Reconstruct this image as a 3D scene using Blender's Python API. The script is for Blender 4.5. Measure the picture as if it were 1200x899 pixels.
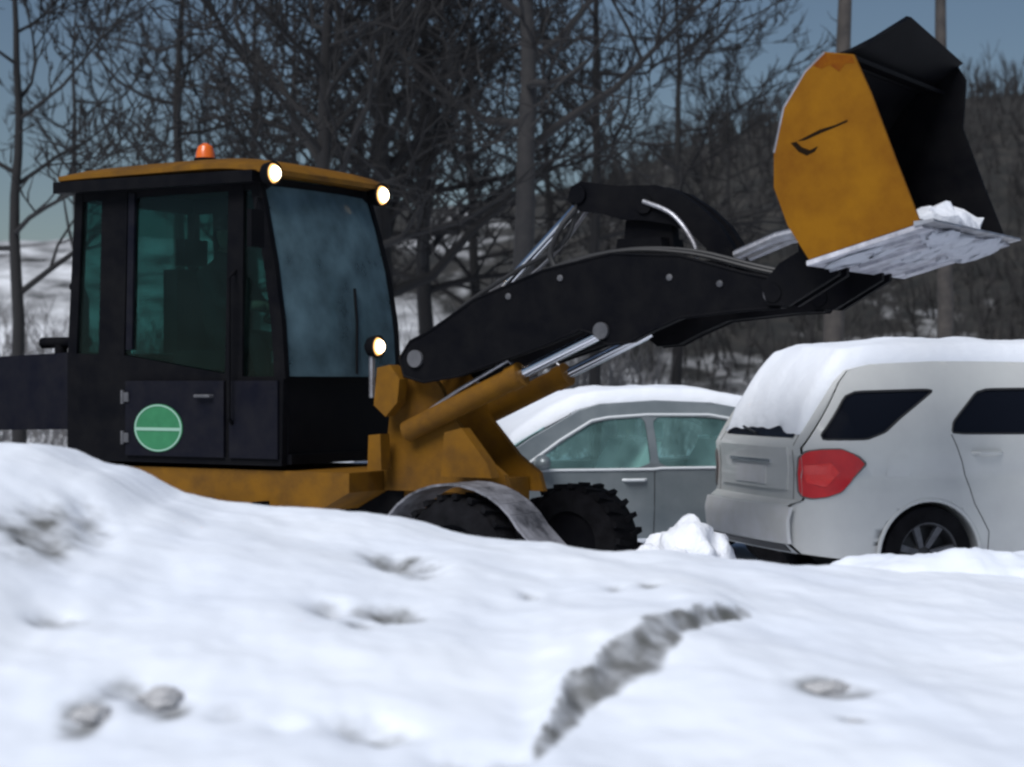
import bpy, bmesh, math, random
from mathutils import Vector, Matrix, noise
R = math.radians
random.seed(7)
for o in list(bpy.data.objects):
    bpy.data.objects.remove(o, do_unlink=True)
SC = bpy.context.scene
COL = SC.collection

# ------------------------------------------------------------------ camera, sky, sun, exposure
cam_d = bpy.data.cameras.new('camera'); cam = bpy.data.objects.new('camera', cam_d); COL.objects.link(cam)
cam.location = (0, 0, 1.55); cam.rotation_euler = (R(90), 0, 0)
cam_d.sensor_width = 36; cam_d.lens = 65.1; cam_d.clip_end = 1500; cam_d.clip_start = 0.05
cam_d.dof.use_dof = True; cam_d.dof.focus_distance = 13.0; cam_d.dof.aperture_fstop = 1.8
SC.camera = cam
SUN_EL, SUN_AZ = R(48), R(208)          # azimuth clockwise from +Y: behind the camera, a little to its left
world = bpy.data.worlds.new('World'); SC.world = world; world.use_nodes = True
nt = world.node_tree
sky = nt.nodes.new('ShaderNodeTexSky'); sky.sky_type = 'NISHITA'; sky.sun_disc = False
sky.sun_elevation = SUN_EL; sky.sun_rotation = SUN_AZ; sky.air_density = 1.0; sky.dust_density = 0.6; sky.ozone_density = 2.0
nt.nodes['Background'].inputs['Strength'].default_value = 0.05
nt.links.new(sky.outputs['Color'], nt.nodes['Background'].inputs['Color'])
sun_d = bpy.data.lights.new('sun', 'SUN'); sun_d.energy = 4.0; sun_d.angle = R(35); sun_d.color = (1.0, 0.995, 0.99)
sun = bpy.data.objects.new('sun', sun_d); COL.objects.link(sun)
sdir = Vector((math.sin(SUN_AZ)*math.cos(SUN_EL), math.cos(SUN_AZ)*math.cos(SUN_EL), math.sin(SUN_EL)))
sun.rotation_euler = sdir.to_track_quat('Z', 'Y').to_euler(); sun.location = sdir*40
SC.view_settings.view_transform = 'Standard'; SC.view_settings.look = 'None'
SC.view_settings.gamma = 1.0; SC.view_settings.exposure = -0.06
SC.cycles.filter_width = 2.6

# ------------------------------------------------------------------ materials
def mat(name, col, rough=0.6, metal=0.0, var=0.0, scale=6.0, col2=None, bump=0.0, bscale=40.0, spec=0.5, emit=None, coat=0.0):
    m = bpy.data.materials.new(name); m.use_nodes = True
    n = m.node_tree.nodes; l = m.node_tree.links; b = n['Principled BSDF']
    b.inputs['Base Color'].default_value = (*col, 1); b.inputs['Roughness'].default_value = rough
    b.inputs['Metallic'].default_value = metal; b.inputs['Specular IOR Level'].default_value = spec
    b.inputs['Coat Weight'].default_value = coat
    tc = n.new('ShaderNodeTexCoord')
    if var > 0 or col2:
        tx = n.new('ShaderNodeTexNoise'); tx.inputs['Scale'].default_value = scale; tx.inputs['Detail'].default_value = 6
        tx.inputs['Roughness'].default_value = 0.65
        l.new(tc.outputs['Object'], tx.inputs['Vector'])
        rp = n.new('ShaderNodeValToRGB'); rp.color_ramp.elements[0].position = 0.35; rp.color_ramp.elements[1].position = 0.7
        c2 = col2 if col2 else tuple(c*(1-var) for c in col)
        rp.color_ramp.elements[0].color = (*col, 1); rp.color_ramp.elements[1].color = (*c2, 1)
        l.new(tx.outputs['Fac'], rp.inputs['Fac']); l.new(rp.outputs['Color'], b.inputs['Base Color'])
        mr = n.new('ShaderNodeMapRange'); mr.inputs['To Min'].default_value = max(0.03, rough-0.1); mr.inputs['To Max'].default_value = min(1, rough+0.2)
        l.new(tx.outputs['Fac'], mr.inputs['Value']); l.new(mr.outputs['Result'], b.inputs['Roughness'])
    if bump > 0:
        t2 = n.new('ShaderNodeTexNoise'); t2.inputs['Scale'].default_value = bscale; t2.inputs['Detail'].default_value = 5
        l.new(tc.outputs['Object'], t2.inputs['Vector'])
        bp = n.new('ShaderNodeBump'); bp.inputs['Strength'].default_value = bump; bp.inputs['Distance'].default_value = 0.02
        l.new(t2.outputs['Fac'], bp.inputs['Height']); l.new(bp.outputs['Normal'], b.inputs['Normal'])
    if emit:
        b.inputs['Emission Color'].default_value = (*emit[0], 1); b.inputs['Emission Strength'].default_value = emit[1]
    return m

def glass(name, tint, dust_sheen=0.06, dust_sheen_col=(.5, .6, .65), rough=0.03):
    """tinted pane: lets light through, mirrors the surroundings, carries a film of road salt that also paints in reflected brightness"""
    m = bpy.data.materials.new(name); m.use_nodes = True
    n = m.node_tree.nodes; l = m.node_tree.links; n.remove(n['Principled BSDF']); out = n['Material Output']
    tr = n.new('ShaderNodeBsdfTransparent'); tr.inputs['Color'].default_value = (*tint, 1)
    gl = n.new('ShaderNodeBsdfGlossy'); gl.inputs['Roughness'].default_value = rough
    df = n.new('ShaderNodeBsdfDiffuse'); df.inputs['Color'].default_value = (*dust_sheen_col, 1)
    fr = n.new('ShaderNodeFresnel'); fr.inputs['IOR'].default_value = 1.28
    tc = n.new('ShaderNodeTexCoord'); tx = n.new('ShaderNodeTexNoise'); tx.inputs['Scale'].default_value = 3.5; tx.inputs['Detail'].default_value = 7
    l.new(tc.outputs['Object'], tx.inputs['Vector'])
    mr = n.new('ShaderNodeMapRange'); mr.inputs['From Min'].default_value = .3; mr.inputs['From Max'].default_value = .7
    mr.inputs['To Min'].default_value = dust_sheen*0.5; mr.inputs['To Max'].default_value = dust_sheen*1.4
    l.new(tx.outputs['Fac'], mr.inputs['Value'])
    a = n.new('ShaderNodeMixShader'); b = n.new('ShaderNodeMixShader')
    l.new(fr.outputs['Fac'], a.inputs['Fac']); l.new(tr.outputs[0], a.inputs[1]); l.new(gl.outputs[0], a.inputs[2])
    l.new(mr.outputs['Result'], b.inputs['Fac']); l.new(a.outputs[0], b.inputs[1]); l.new(df.outputs[0], b.inputs[2])
    l.new(b.outputs[0], out.inputs['Surface'])
    return m

def snow_mat(name, col=(.77, .81, .88), dirt=(.175, .18, .185), attr=False, bump=.35, scale=9, dirty=0.0):
    m = mat(name, col, rough=0.75, spec=0.25)
    n = m.node_tree.nodes; l = m.node_tree.links; b = n['Principled BSDF']
    tc = n.new('ShaderNodeTexCoord')
    def nz(s, d=6):
        t = n.new('ShaderNodeTexNoise'); t.inputs['Scale'].default_value = s; t.inputs['Detail'].default_value = d
        l.new(tc.outputs['Object'], t.inputs['Vector']); return t
    big = nz(1.3, 4); fine = nz(scale, 8); spk = nz(120, 2)
    rp = n.new('ShaderNodeValToRGB'); rp.color_ramp.elements[0].position = .3; rp.color_ramp.elements[1].position = .75
    rp.color_ramp.elements[0].color = (*col, 1); rp.color_ramp.elements[1].color = (col[0]*.92, col[1]*.935, col[2]*.97, 1)
    l.new(big.outputs['Fac'], rp.inputs['Fac'])
    last = rp.outputs['Color']
    if dirty > 0:
        gr = n.new('ShaderNodeValToRGB'); gr.color_ramp.elements[0].position = .56; gr.color_ramp.elements[1].position = .8
        gr.color_ramp.elements[0].color = (0, 0, 0, 1); gr.color_ramp.elements[1].color = (dirty, dirty, dirty, 1)
        l.new(fine.outputs['Fac'], gr.inputs['Fac'])
        mx0 = n.new('ShaderNodeMix'); mx0.data_type = 'RGBA'
        l.new(gr.outputs['Color'], mx0.inputs[0]); l.new(last, mx0.inputs[6]); mx0.inputs[7].default_value = (*dirt, 1)
        last = mx0.outputs[2]
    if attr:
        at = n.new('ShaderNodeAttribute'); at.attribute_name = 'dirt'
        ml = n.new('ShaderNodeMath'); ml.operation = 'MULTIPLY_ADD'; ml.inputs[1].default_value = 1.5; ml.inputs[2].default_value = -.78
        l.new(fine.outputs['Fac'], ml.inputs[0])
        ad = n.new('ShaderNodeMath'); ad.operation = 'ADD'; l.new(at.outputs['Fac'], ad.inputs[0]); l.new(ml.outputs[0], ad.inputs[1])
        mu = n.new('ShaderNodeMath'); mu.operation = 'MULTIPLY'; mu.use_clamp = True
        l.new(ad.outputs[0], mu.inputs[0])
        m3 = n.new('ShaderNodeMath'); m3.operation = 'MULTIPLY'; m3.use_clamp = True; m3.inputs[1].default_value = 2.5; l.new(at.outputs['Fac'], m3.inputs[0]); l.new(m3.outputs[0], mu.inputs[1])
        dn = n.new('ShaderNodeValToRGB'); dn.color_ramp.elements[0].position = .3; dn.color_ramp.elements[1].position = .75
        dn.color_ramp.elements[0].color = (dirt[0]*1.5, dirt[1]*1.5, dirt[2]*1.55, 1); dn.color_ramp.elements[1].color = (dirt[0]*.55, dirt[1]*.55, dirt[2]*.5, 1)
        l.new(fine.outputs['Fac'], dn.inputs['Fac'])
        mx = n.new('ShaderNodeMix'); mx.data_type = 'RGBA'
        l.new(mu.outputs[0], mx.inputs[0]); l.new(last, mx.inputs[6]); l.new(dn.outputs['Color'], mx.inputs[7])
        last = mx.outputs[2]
    l.new(last, b.inputs['Base Color'])
    ad2 = n.new('ShaderNodeMath'); ad2.operation = 'MULTIPLY_ADD'; ad2.inputs[1].default_value = .12
    l.new(spk.outputs['Fac'], ad2.inputs[0]); l.new(fine.outputs['Fac'], ad2.inputs[2])
    bp = n.new('ShaderNodeBump'); bp.inputs['Strength'].default_value = bump; bp.inputs['Distance'].default_value = .05
    l.new(ad2.outputs[0], bp.inputs['Height']); l.new(bp.outputs['Normal'], b.inputs['Normal'])
    return m

M = {}
M['snow'] = snow_mat('snow_ground', bump=.3)
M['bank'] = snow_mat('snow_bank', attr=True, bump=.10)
M['roofsnow'] = snow_mat('snow_on_car', col=(.77, .80, .86), bump=.25)
M['clod'] = snow_mat('dirty_snow', col=(.42, .42, .43), dirt=(.16, .145, .13), bump=.6, scale=14, dirty=.9)
M['grey_snow'] = snow_mat('slushy_snow', col=(.46, .47, .51), dirt=(.10, .10, .11), bump=.6, scale=10, dirty=.95)
M['white_clod'] = snow_mat('broken_snow', col=(.78, .80, .85), bump=.6, scale=12, dirty=.15)
M['black'] = mat('black_paint', (.0024, .0026, .0042), .55, scale=5, col2=(.0065, .0065, .0075), bump=.05, bscale=25, spec=.05)
M['navy'] = mat('navy_panel', (.003, .0036, .0085), .55, col2=(.010, .010, .0135), scale=5, bump=.04, spec=.08)
M['yellow'] = mat('yellow_paint', (.17, .076, .005), .6, col2=(.085, .040, .008), scale=4, bump=.06, bscale=30, spec=.15)
M['bucket_yellow'] = mat('bucket_paint', (.20, .085, .002), .65, col2=(.13, .048, .002), scale=3, bump=.08, bscale=22, spec=.12)
M['rust'] = mat('rusty_paint', (.12, .028, .003), .8, col2=(.17, .06, .003), scale=12, spec=.1)
M['steel'] = mat('worn_steel', (.42, .43, .47), .38, metal=.85, col2=(.20, .19, .20), scale=7, bump=.1)
M['frost_steel'] = mat('snow_caked_steel', (.55, .55, .60), .6, metal=.2, col2=(.14, .14, .17), scale=6, bump=.25, bscale=14)
M['splash'] = mat('slush_splashed_black', (.03, .03, .035), .6, col2=(.26, .26, .29), scale=5, bump=.2, bscale=14)
M['chrome'] = mat('chrome', (.75, .76, .80), .15, metal=1.0)
M['rubber'] = mat('tyre_rubber', (.004, .004, .005), .85, col2=(.011, .011, .013), scale=9, bump=.2, spec=.08)
M['rim'] = mat('grey_rim', (.12, .125, .14), .5, metal=.4, col2=(.06, .06, .07), scale=8)
M['grey_metal'] = mat('grey_metal', (.05, .052, .06), .5, metal=.3, col2=(.12, .12, .13), scale=5)
M['hose'] = mat('hose_rubber', (.015, .015, .017), .55)
M['cabglass'] = glass('cab_glass', (.40, .58, .56), dust_sheen=.006, dust_sheen_col=(.3, .5, .5))
M['windshield'] = glass('windshield_glass', (.20, .32, .36), dust_sheen=.62, dust_sheen_col=(.105, .17, .205), rough=.15)  # blue-grey film, part salt haze, part painted reflection of the sky
M['carglass'] = glass('car_glass', (.72, .95, .93), dust_sheen=.20, dust_sheen_col=(.30, .55, .55))  # cyan of the salt film paints in reflections and the bright view through
M['tint'] = mat('tinted_glass', (.006, .007, .011), .10, spec=.25)
M['seam'] = mat('panel_gap', (.10, .10, .10), .7)
M['satin'] = mat('satin_trim', (.62, .65, .68), .4)
M['silver'] = mat('silver_paint', (.55, .56, .55), .42, metal=.05, col2=(.48, .485, .485), scale=1.6, coat=.4, bump=.01)
M['silver_dirty'] = mat('salt_dusted_bumper', (.50, .50, .49), .55, metal=.0, col2=(.58, .58, .60), scale=4, bump=.04)
M['slate'] = mat('slate_paint', (.13, .155, .17), .35, metal=.3, col2=(.19, .215, .23), scale=2, coat=.4)
M['trim'] = mat('black_trim', (.015, .015, .017), .5)
M['interior'] = mat('car_interior', (.16, .18, .18), .8)
M['car_seat'] = mat('pale_seat_fabric', (.42, .50, .49), .9)
M['seat'] = mat('seat_fabric', (.012, .013, .015), .9)
M['red'] = mat('red_lens', (.55, .010, .014), .3, col2=(.42, .008, .014), scale=8, coat=.1)
M['red_deep'] = mat('bright_red_lens', (.70, .03, .025), .2, col2=(.6, .02, .02), scale=20, coat=.3)
M['clear_lens'] = mat('clear_lens', (.75, .74, .74), .2, coat=.5)
M['lamp'] = mat('lit_lamp', (1, .9, .7), .3, emit=((1.0, .82, .55), 12.0))
M['halo'] = mat('lamp_halo_glow', (1, .7, .35), .3, emit=((1.0, .50, .14), 1.5))  # amber emission imitates the warm glare halo round a lit lamp
M['lamp_dim'] = mat('dim_lamp', (1, .85, .6), .3, emit=((1.0, .55, .25), .9))
M['amber'] = mat('amber_beacon', (.65, .12, .01), .25, coat=.5)
M['green'] = mat('sticker_green', (.012, .13, .05), .5, col2=(.022, .17, .07), scale=10)
M['white_print'] = mat('sticker_white', (.22, .38, .30), .5)
M['mark'] = mat('scratch_mark', (.010, .006, .003), .8, spec=.05)
M['coat'] = mat('dark_jacket', (.014, .014, .017), .9)
M['skin'] = mat('skin', (.42, .27, .20), .6)
M['hat'] = mat('dark_cap', (.02, .02, .024), .85)
M['bark'] = mat('dark_bark', (.006, .006, .0075), .9, col2=(.012, .011, .012), scale=7, bump=.5, bscale=18)
M['bark2'] = mat('grey_bark', (.016, .016, .018), .9, col2=(.032, .030, .031), scale=6, bump=.5, bscale=18)
M['bark3'] = mat('pale_bark', (.055, .048, .044), .9, col2=(.028, .025, .025), scale=5, bump=.4, bscale=14)
M['twig'] = mat('twig', (.013, .013, .014), .9, col2=(.024, .022, .024), scale=3)
M['twig2'] = mat('reddish_twig', (.09, .066, .06), .9, col2=(.15, .12, .105), scale=2)
M['twig3'] = mat('grey_twig', (.10, .10, .105), .9, col2=(.20, .195, .20), scale=2)

# ------------------------------------------------------------------ mesh helpers
def link(name, me, m=None, parent=None, smooth=None):
    o = bpy.data.objects.new(name, me); COL.objects.link(o)
    if m is not None and len(me.materials) == 0:
        me.materials.append(m)
    if parent is not None: o.parent = parent
    if smooth is not None:
        for p in me.polygons: p.use_smooth = True
        me.set_sharp_from_angle(angle=R(smooth))
    return o

def obj(name, bm, m, parent=None, smooth=35, bevel=0, seg=2):
    if bevel > 0:
        ed = [e for e in bm.edges if len(e.link_faces) == 2 and e.calc_face_angle(0) > R(28)]
        bmesh.ops.bevel(bm, geom=ed, offset=bevel, segments=seg, profile=.6, affect='EDGES', clamp_overlap=True)
    bmesh.ops.recalc_face_normals(bm, faces=bm.faces[:])
    me = bpy.data.meshes.new(name); bm.to_mesh(me); bm.free()
    return link(name, me, m, parent, smooth)

def tag(o, label, cat=None, group=None, kind=None):
    o['label'] = label
    if cat: o['category'] = cat
    if group: o['group'] = group
    if kind: o['kind'] = kind
    return o

def empty(name, loc, rz=0):
    o = bpy.data.objects.new(name, None); COL.objects.link(o); o.location = loc; o.rotation_euler = (0, 0, rz); o.empty_display_size = .3
    return o

def box(bm, x0, x1, y0, y1, z0, z1):
    v = [bm.verts.new((x, y, z)) for x in (x0, x1) for y in (y0, y1) for z in (z0, z1)]
    for f in ((0, 1, 3, 2), (4, 6, 7, 5), (0, 4, 5, 1), (2, 3, 7, 6), (0, 2, 6, 4), (1, 5, 7, 3)):
        bm.faces.new([v[i] for i in f])
    return v

def prism(bm, pts, y0, y1):
    """polygon in (x,z) extruded along y"""
    a = [bm.verts.new((x, y0, z)) for x, z in pts]; b = [bm.verts.new((x, y1, z)) for x, z in pts]
    n = len(pts)
    bm.faces.new(a); bm.faces.new(b[::-1])
    for i in range(n):
        bm.faces.new((a[i], b[i], b[(i+1) % n], a[(i+1) % n]))

def hexa(bm, p):
    """eight corners: 0-3 bottom loop, 4-7 top loop"""
    v = [bm.verts.new(q) for q in p]
    for f in ((3, 2, 1, 0), (4, 5, 6, 7), (0, 1, 5, 4), (1, 2, 6, 5), (2, 3, 7, 6), (3, 0, 4, 7)):
        bm.faces.new([v[i] for i in f])

def tube(bm, pts, rad, n=10, caps=True):
    pts = [Vector(p) for p in pts]
    rs = rad if isinstance(rad, (list, tuple)) else [rad]*len(pts)
    rings = []
    t0 = (pts[1]-pts[0]).normalized()
    up = Vector((0, 0, 1)) if abs(t0.z) < .9 else Vector((1, 0, 0))
    u = t0.cross(up).normalized()
    for i, p in enumerate(pts):
        t = (pts[min(i+1, len(pts)-1)]-pts[max(i-1, 0)]).normalized()
        u = (u-t*u.dot(t)).normalized(); w = t.cross(u)
        rings.append([bm.verts.new(p+(u*math.cos(2*math.pi*k/n)+w*math.sin(2*math.pi*k/n))*rs[i]) for k in range(n)])
    for a, b in zip(rings, rings[1:]):
        for k in range(n): bm.faces.new((a[k], a[(k+1) % n], b[(k+1) % n], b[k]))
    if caps:
        bm.faces.new(rings[0][::-1]); bm.faces.new(rings[-1])

def lathe(bm, prof, axis_pt, n=28, axis='y', closed=True):
    """profile of (offset along axis, radius) spun round the axis"""
    rings = []
    for k in range(n):
        a = 2*math.pi*k/n
        ring = []
        for s, r in prof:
            c, d = math.cos(a)*r, math.sin(a)*r
            q = (c, s, d) if axis == 'y' else ((s, c, d) if axis == 'x' else (c, d, s))
            ring.append(bm.verts.new(Vector(axis_pt)+Vector(q)))
        rings.append(ring)
    m = len(prof)
    for k in range(n):
        a, b = rings[k], rings[(k+1) % n]
        for i in range(m if closed else m-1):
            j = (i+1) % m
            bm.faces.new((a[i], b[i], b[j], a[j]))
    if not closed:
        for i in (0, m-1):
            if prof[i][1] > 1e-5: bm.faces.new([rings[k][i] for k in range(n)])

def ellipsoid(bm, c, r, u=16, v=10):
    g = bmesh.ops.create_uvsphere(bm, u_segments=u, v_segments=v, radius=1)
    for w in g['verts']: w.co = Vector(c)+Vector((w.co.x*r[0], w.co.y*r[1], w.co.z*r[2]))
    return g['verts']

def interp(tab, x):
    if x <= tab[0][0]: return tab[0][1]
    for (a, va), (b, vb) in zip(tab, tab[1:]):
        if x <= b:
            t = (x-a)/(b-a); t = t*t*(3-2*t)*.6+t*.4
            return va+(vb-va)*t
    return tab[-1][1]

def densify(pts, step=.06):
    out = []
    for (a, b_), (c, d) in zip(pts, pts[1:]+pts[:1]):
        k = max(1, int(math.hypot(c-a, d-b_)/step))
        for i in range(k): out.append((a+(c-a)*i/k, b_+(d-b_)*i/k))
    return out

def chaikin(pts, k=2):
    for _ in range(k):
        out = []
        for (a, b_), (c, d) in zip(pts, pts[1:]+pts[:1]):
            out += [(a*.9+c*.1, b_*.9+d*.1), (a*.1+c*.9, b_*.1+d*.9)]
        pts = out
    return pts

def sstep(a, b, x):
    t = max(0, min(1, (x-a)/(b-a))); return t*t*(3-2*t)

def fbm(x, y, z=0, o=4):
    return noise.fractal(Vector((x, y, z)), .9, 2.1, o)

def grid_mesh(name, xs, ys, zf, attr=None):
    vs = []; at = []
    for y in ys:
        for x in xs:
            r = zf(x, y)
            if attr: vs.append((x, y, r[0])); at.append(r[1])
            else: vs.append((x, y, r))
    nx = len(xs)
    fs = [(j*nx+i, j*nx+i+1, (j+1)*nx+i+1, (j+1)*nx+i) for j in range(len(ys)-1) for i in range(nx-1)]
    me = bpy.data.meshes.new(name); me.from_pydata(vs, [], fs)
    for p in me.polygons: p.use_smooth = True
    if attr:
        a = me.attributes.new(attr, 'FLOAT', 'POINT'); a.data.foreach_set('value', at)
    return me

def frange(a, b, n): return [a+(b-a)*i/n for i in range(n+1)]

# ------------------------------------------------------------------ ground, hillside, snow bank
g = grid_mesh('ground', [-900, -300, -120]+frange(-60, 60, 60)+[120, 300, 900], [-200, -60]+frange(-20, 100, 60)+[200, 400, 1200],
              lambda x, y: .03*fbm(x*.4, y*.4) if 10.5 < y < 60 and abs(x) < 60 else 0)
tag(link('ground', g, M['snow']), 'flat snow covered ground under the loader and the parked cars', None, None, 'structure')

RIDGE = [(-90, 9.0), (-40, 8.6), (-22, 8.2), (-14, 8.0), (-5, 9.4), (0, 9.8), (3.7, 10.4), (8.5, 12.4), (13, 13.6), (22, 14.3), (50, 15), (90, 13)]
def hill_z(x, y):
    t = sstep(46, 82, y)
    z = interp(RIDGE, x*80/max(y, 40))*(.08+.92*t**1.15) if y > 44 else 0
    z = z*sstep(43, 50, y)
    return z-0.3+.35*fbm(x*.13, y*.13, 3)*sstep(44, 60, y)+.12*fbm(x*.6, y*.6, 5)*sstep(44, 60, y)-max(0, y-95)*.08
hm = grid_mesh('hillside', frange(-95, 95, 150), frange(43, 140, 80), hill_z)
mh = mat('hillside', (.030, .031, .033), .95)
n = mh.node_tree.nodes; l = mh.node_tree.links; b = n['Principled BSDF']
tc = n.new('ShaderNodeTexCoord'); sp = n.new('ShaderNodeSeparateXYZ'); l.new(tc.outputs['Object'], sp.inputs[0])
t1 = n.new('ShaderNodeTexNoise'); t1.inputs['Scale'].default_value = .35; t1.inputs['Detail'].default_value = 8; t1.inputs['Roughness'].default_value = .65
l.new(tc.outputs['Object'], t1.inputs['Vector'])
t2 = n.new('ShaderNodeTexNoise'); t2.inputs['Scale'].default_value = 1.4; t2.inputs['Detail'].default_value = 8
l.new(tc.outputs['Object'], t2.inputs['Vector'])
# how much snow lies: deep on the open western end and round the foot, little under the wood
mx_ = n.new('ShaderNodeMapRange'); mx_.inputs['From Min'].default_value = -12; mx_.inputs['From Max'].default_value = 4
mx_.inputs['To Min'].default_value = .17; mx_.inputs['To Max'].default_value = -.12; l.new(sp.outputs['X'], mx_.inputs['Value'])
mz_ = n.new('ShaderNodeMapRange'); mz_.inputs['From Min'].default_value = .2; mz_.inputs['From Max'].default_value = 4.6
mz_.inputs['To Min'].default_value = .32; mz_.inputs['To Max'].default_value = 0; l.new(sp.outputs['Z'], mz_.inputs['Value'])
s1 = n.new('ShaderNodeMath'); s1.operation = 'ADD'; l.new(mx_.outputs[0], s1.inputs[0]); l.new(mz_.outputs[0], s1.inputs[1])
s2 = n.new('ShaderNodeMath'); s2.operation = 'ADD'; l.new(s1.outputs[0], s2.inputs[0]); l.new(t1.outputs['Fac'], s2.inputs[1])
rp = n.new('ShaderNodeValToRGB'); rp.color_ramp.elements[0].position = .52; rp.color_ramp.elements[1].position = .82
rp.color_ramp.elements[0].color = (0, 0, 0, 1); rp.color_ramp.elements[1].color = (1, 1, 1, 1); l.new(s2.outputs[0], rp.inputs['Fac'])
lit = n.new('ShaderNodeValToRGB'); lit.color_ramp.elements[0].color = (.008, .009, .0095, 1); lit.color_ramp.elements[1].color = (.026, .024, .022, 1)
lit.color_ramp.elements[0].position = .35; lit.color_ramp.elements[1].position = .7
l.new(t2.outputs['Fac'], lit.inputs['Fac'])
mm = n.new('ShaderNodeMix'); mm.data_type = 'RGBA'; l.new(rp.outputs['Color'], mm.inputs[0]); l.new(lit.outputs['Color'], mm.inputs[6]); mm.inputs[7].default_value = (.62, .64, .68, 1)
l.new(mm.outputs[2], b.inputs['Base Color'])
tag(link('hillside', hm, mh), 'dark wooded hillside rising behind the cars, snowier to the left', None, None, 'structure')

CREST = [(-9, 1.2), (-4, 1.36), (-2.35, 1.303), (-2.076, 1.284), (-1.763, 1.178), (-1.488, 1.049), (-1.253, .994), (-.783, .939), (0, .837),
         (.627, .806), (1.018, .747), (1.567, .690), (2.35, .652), (4, .70), (9, .8)]
DC = 8.5
def bank_base(x, y):
    zc = interp(CREST, x)
    zg = .18+.10*sstep(-2, 2, x)
    if y <= DC:
        t = max(0, min(1, (y-2.2)/(DC-2.2)))
        return zg+(zc-zg)*(.55*math.sin(t*math.pi/2)+.45*sstep(0, 1, t))
    t = sstep(DC, 10.5, y)
    z = zc*(1-t)-.35*t
    # ploughed-up mound beside the parked SUV
    mnd = (.53+.07*sstep(1.8, 2.9, x))*sstep(1.0, 2.0, x)*sstep(9.0, 10.0, y)*(1-sstep(10.5, 11.6, y))
    return max(z, mnd*1.0-.05*(y > 11.3)) if x > .8 else z
# the torn ledge of dirty snow (outline in plan) and the dents and stains of the slope
UP = [(0.076, 5.15), (0.125, 5.435), (0.212, 5.76), (0.336, 6.07), (0.501, 6.39), (0.673, 6.64), (0.859, 6.9)]
LOW = [(0.076, 5.0), (0.171, 5.30), (0.229, 5.52), (0.314, 5.66), (0.427, 5.76), (0.54, 6.10), (0.60, 6.36), (0.688, 6.54), (0.828, 6.78), (0.859, 6.84)]
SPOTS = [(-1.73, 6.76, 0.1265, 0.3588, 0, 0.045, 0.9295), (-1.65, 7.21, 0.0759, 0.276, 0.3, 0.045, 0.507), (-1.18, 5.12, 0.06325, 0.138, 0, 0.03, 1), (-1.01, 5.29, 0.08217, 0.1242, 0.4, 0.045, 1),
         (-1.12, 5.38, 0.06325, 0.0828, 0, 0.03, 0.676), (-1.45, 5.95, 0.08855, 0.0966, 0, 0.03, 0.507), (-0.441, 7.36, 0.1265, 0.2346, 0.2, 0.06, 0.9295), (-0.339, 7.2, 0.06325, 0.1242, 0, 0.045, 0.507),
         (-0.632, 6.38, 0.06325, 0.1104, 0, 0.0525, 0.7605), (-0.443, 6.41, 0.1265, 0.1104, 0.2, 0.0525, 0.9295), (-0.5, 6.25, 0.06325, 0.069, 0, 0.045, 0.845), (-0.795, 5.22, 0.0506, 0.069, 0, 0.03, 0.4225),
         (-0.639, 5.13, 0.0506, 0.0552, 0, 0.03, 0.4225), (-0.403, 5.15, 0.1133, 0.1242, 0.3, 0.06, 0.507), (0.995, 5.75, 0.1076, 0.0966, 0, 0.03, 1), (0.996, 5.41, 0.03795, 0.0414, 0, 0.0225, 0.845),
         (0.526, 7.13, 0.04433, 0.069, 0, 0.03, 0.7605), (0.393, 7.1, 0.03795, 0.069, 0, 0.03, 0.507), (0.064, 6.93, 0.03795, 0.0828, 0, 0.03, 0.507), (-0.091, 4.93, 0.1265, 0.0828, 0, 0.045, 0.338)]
def bank_z(x, y):
    z = bank_base(x, y)
    lump = fbm(x*1.1, y*1.1, 1, 3)*.035+fbm(x*3.0, y*2.2, 2, 3)*.011+fbm(x*13, y*11, 4, 3)*.0035
    crest = math.exp(-((y-DC)/.5)**2)
    z += lump*(1+.1*crest)
    if y > 8.8: z += fbm(x*2.6, y*2.6, 9, 4)*.05*sstep(8.8, 9.8, y)*(1-sstep(11, 11.6, y))
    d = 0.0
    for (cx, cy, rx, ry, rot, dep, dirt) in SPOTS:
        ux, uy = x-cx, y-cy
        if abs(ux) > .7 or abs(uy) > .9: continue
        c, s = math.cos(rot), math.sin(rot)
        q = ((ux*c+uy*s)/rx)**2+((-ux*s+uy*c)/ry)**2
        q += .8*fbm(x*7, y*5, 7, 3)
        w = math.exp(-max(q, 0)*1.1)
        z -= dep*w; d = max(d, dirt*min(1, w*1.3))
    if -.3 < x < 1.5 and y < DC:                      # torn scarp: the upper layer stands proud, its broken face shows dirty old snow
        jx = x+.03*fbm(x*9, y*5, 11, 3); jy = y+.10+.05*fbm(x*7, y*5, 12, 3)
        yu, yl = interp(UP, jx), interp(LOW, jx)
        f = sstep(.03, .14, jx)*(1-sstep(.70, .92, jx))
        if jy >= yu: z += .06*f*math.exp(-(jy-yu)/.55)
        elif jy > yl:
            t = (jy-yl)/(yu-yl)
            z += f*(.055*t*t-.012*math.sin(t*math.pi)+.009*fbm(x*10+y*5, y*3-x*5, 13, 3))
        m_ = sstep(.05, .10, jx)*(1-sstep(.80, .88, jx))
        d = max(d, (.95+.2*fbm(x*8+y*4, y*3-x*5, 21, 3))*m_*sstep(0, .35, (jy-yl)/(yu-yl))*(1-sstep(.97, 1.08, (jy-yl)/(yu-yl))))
    return z, d
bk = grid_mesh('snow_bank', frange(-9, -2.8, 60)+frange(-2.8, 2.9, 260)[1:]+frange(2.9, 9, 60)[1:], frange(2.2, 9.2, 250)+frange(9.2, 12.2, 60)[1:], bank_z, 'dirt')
tag(link('snow_bank', bk, M['bank']), 'ploughed snow bank with dirty dents filling the foreground', None, None, 'structure')

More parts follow.
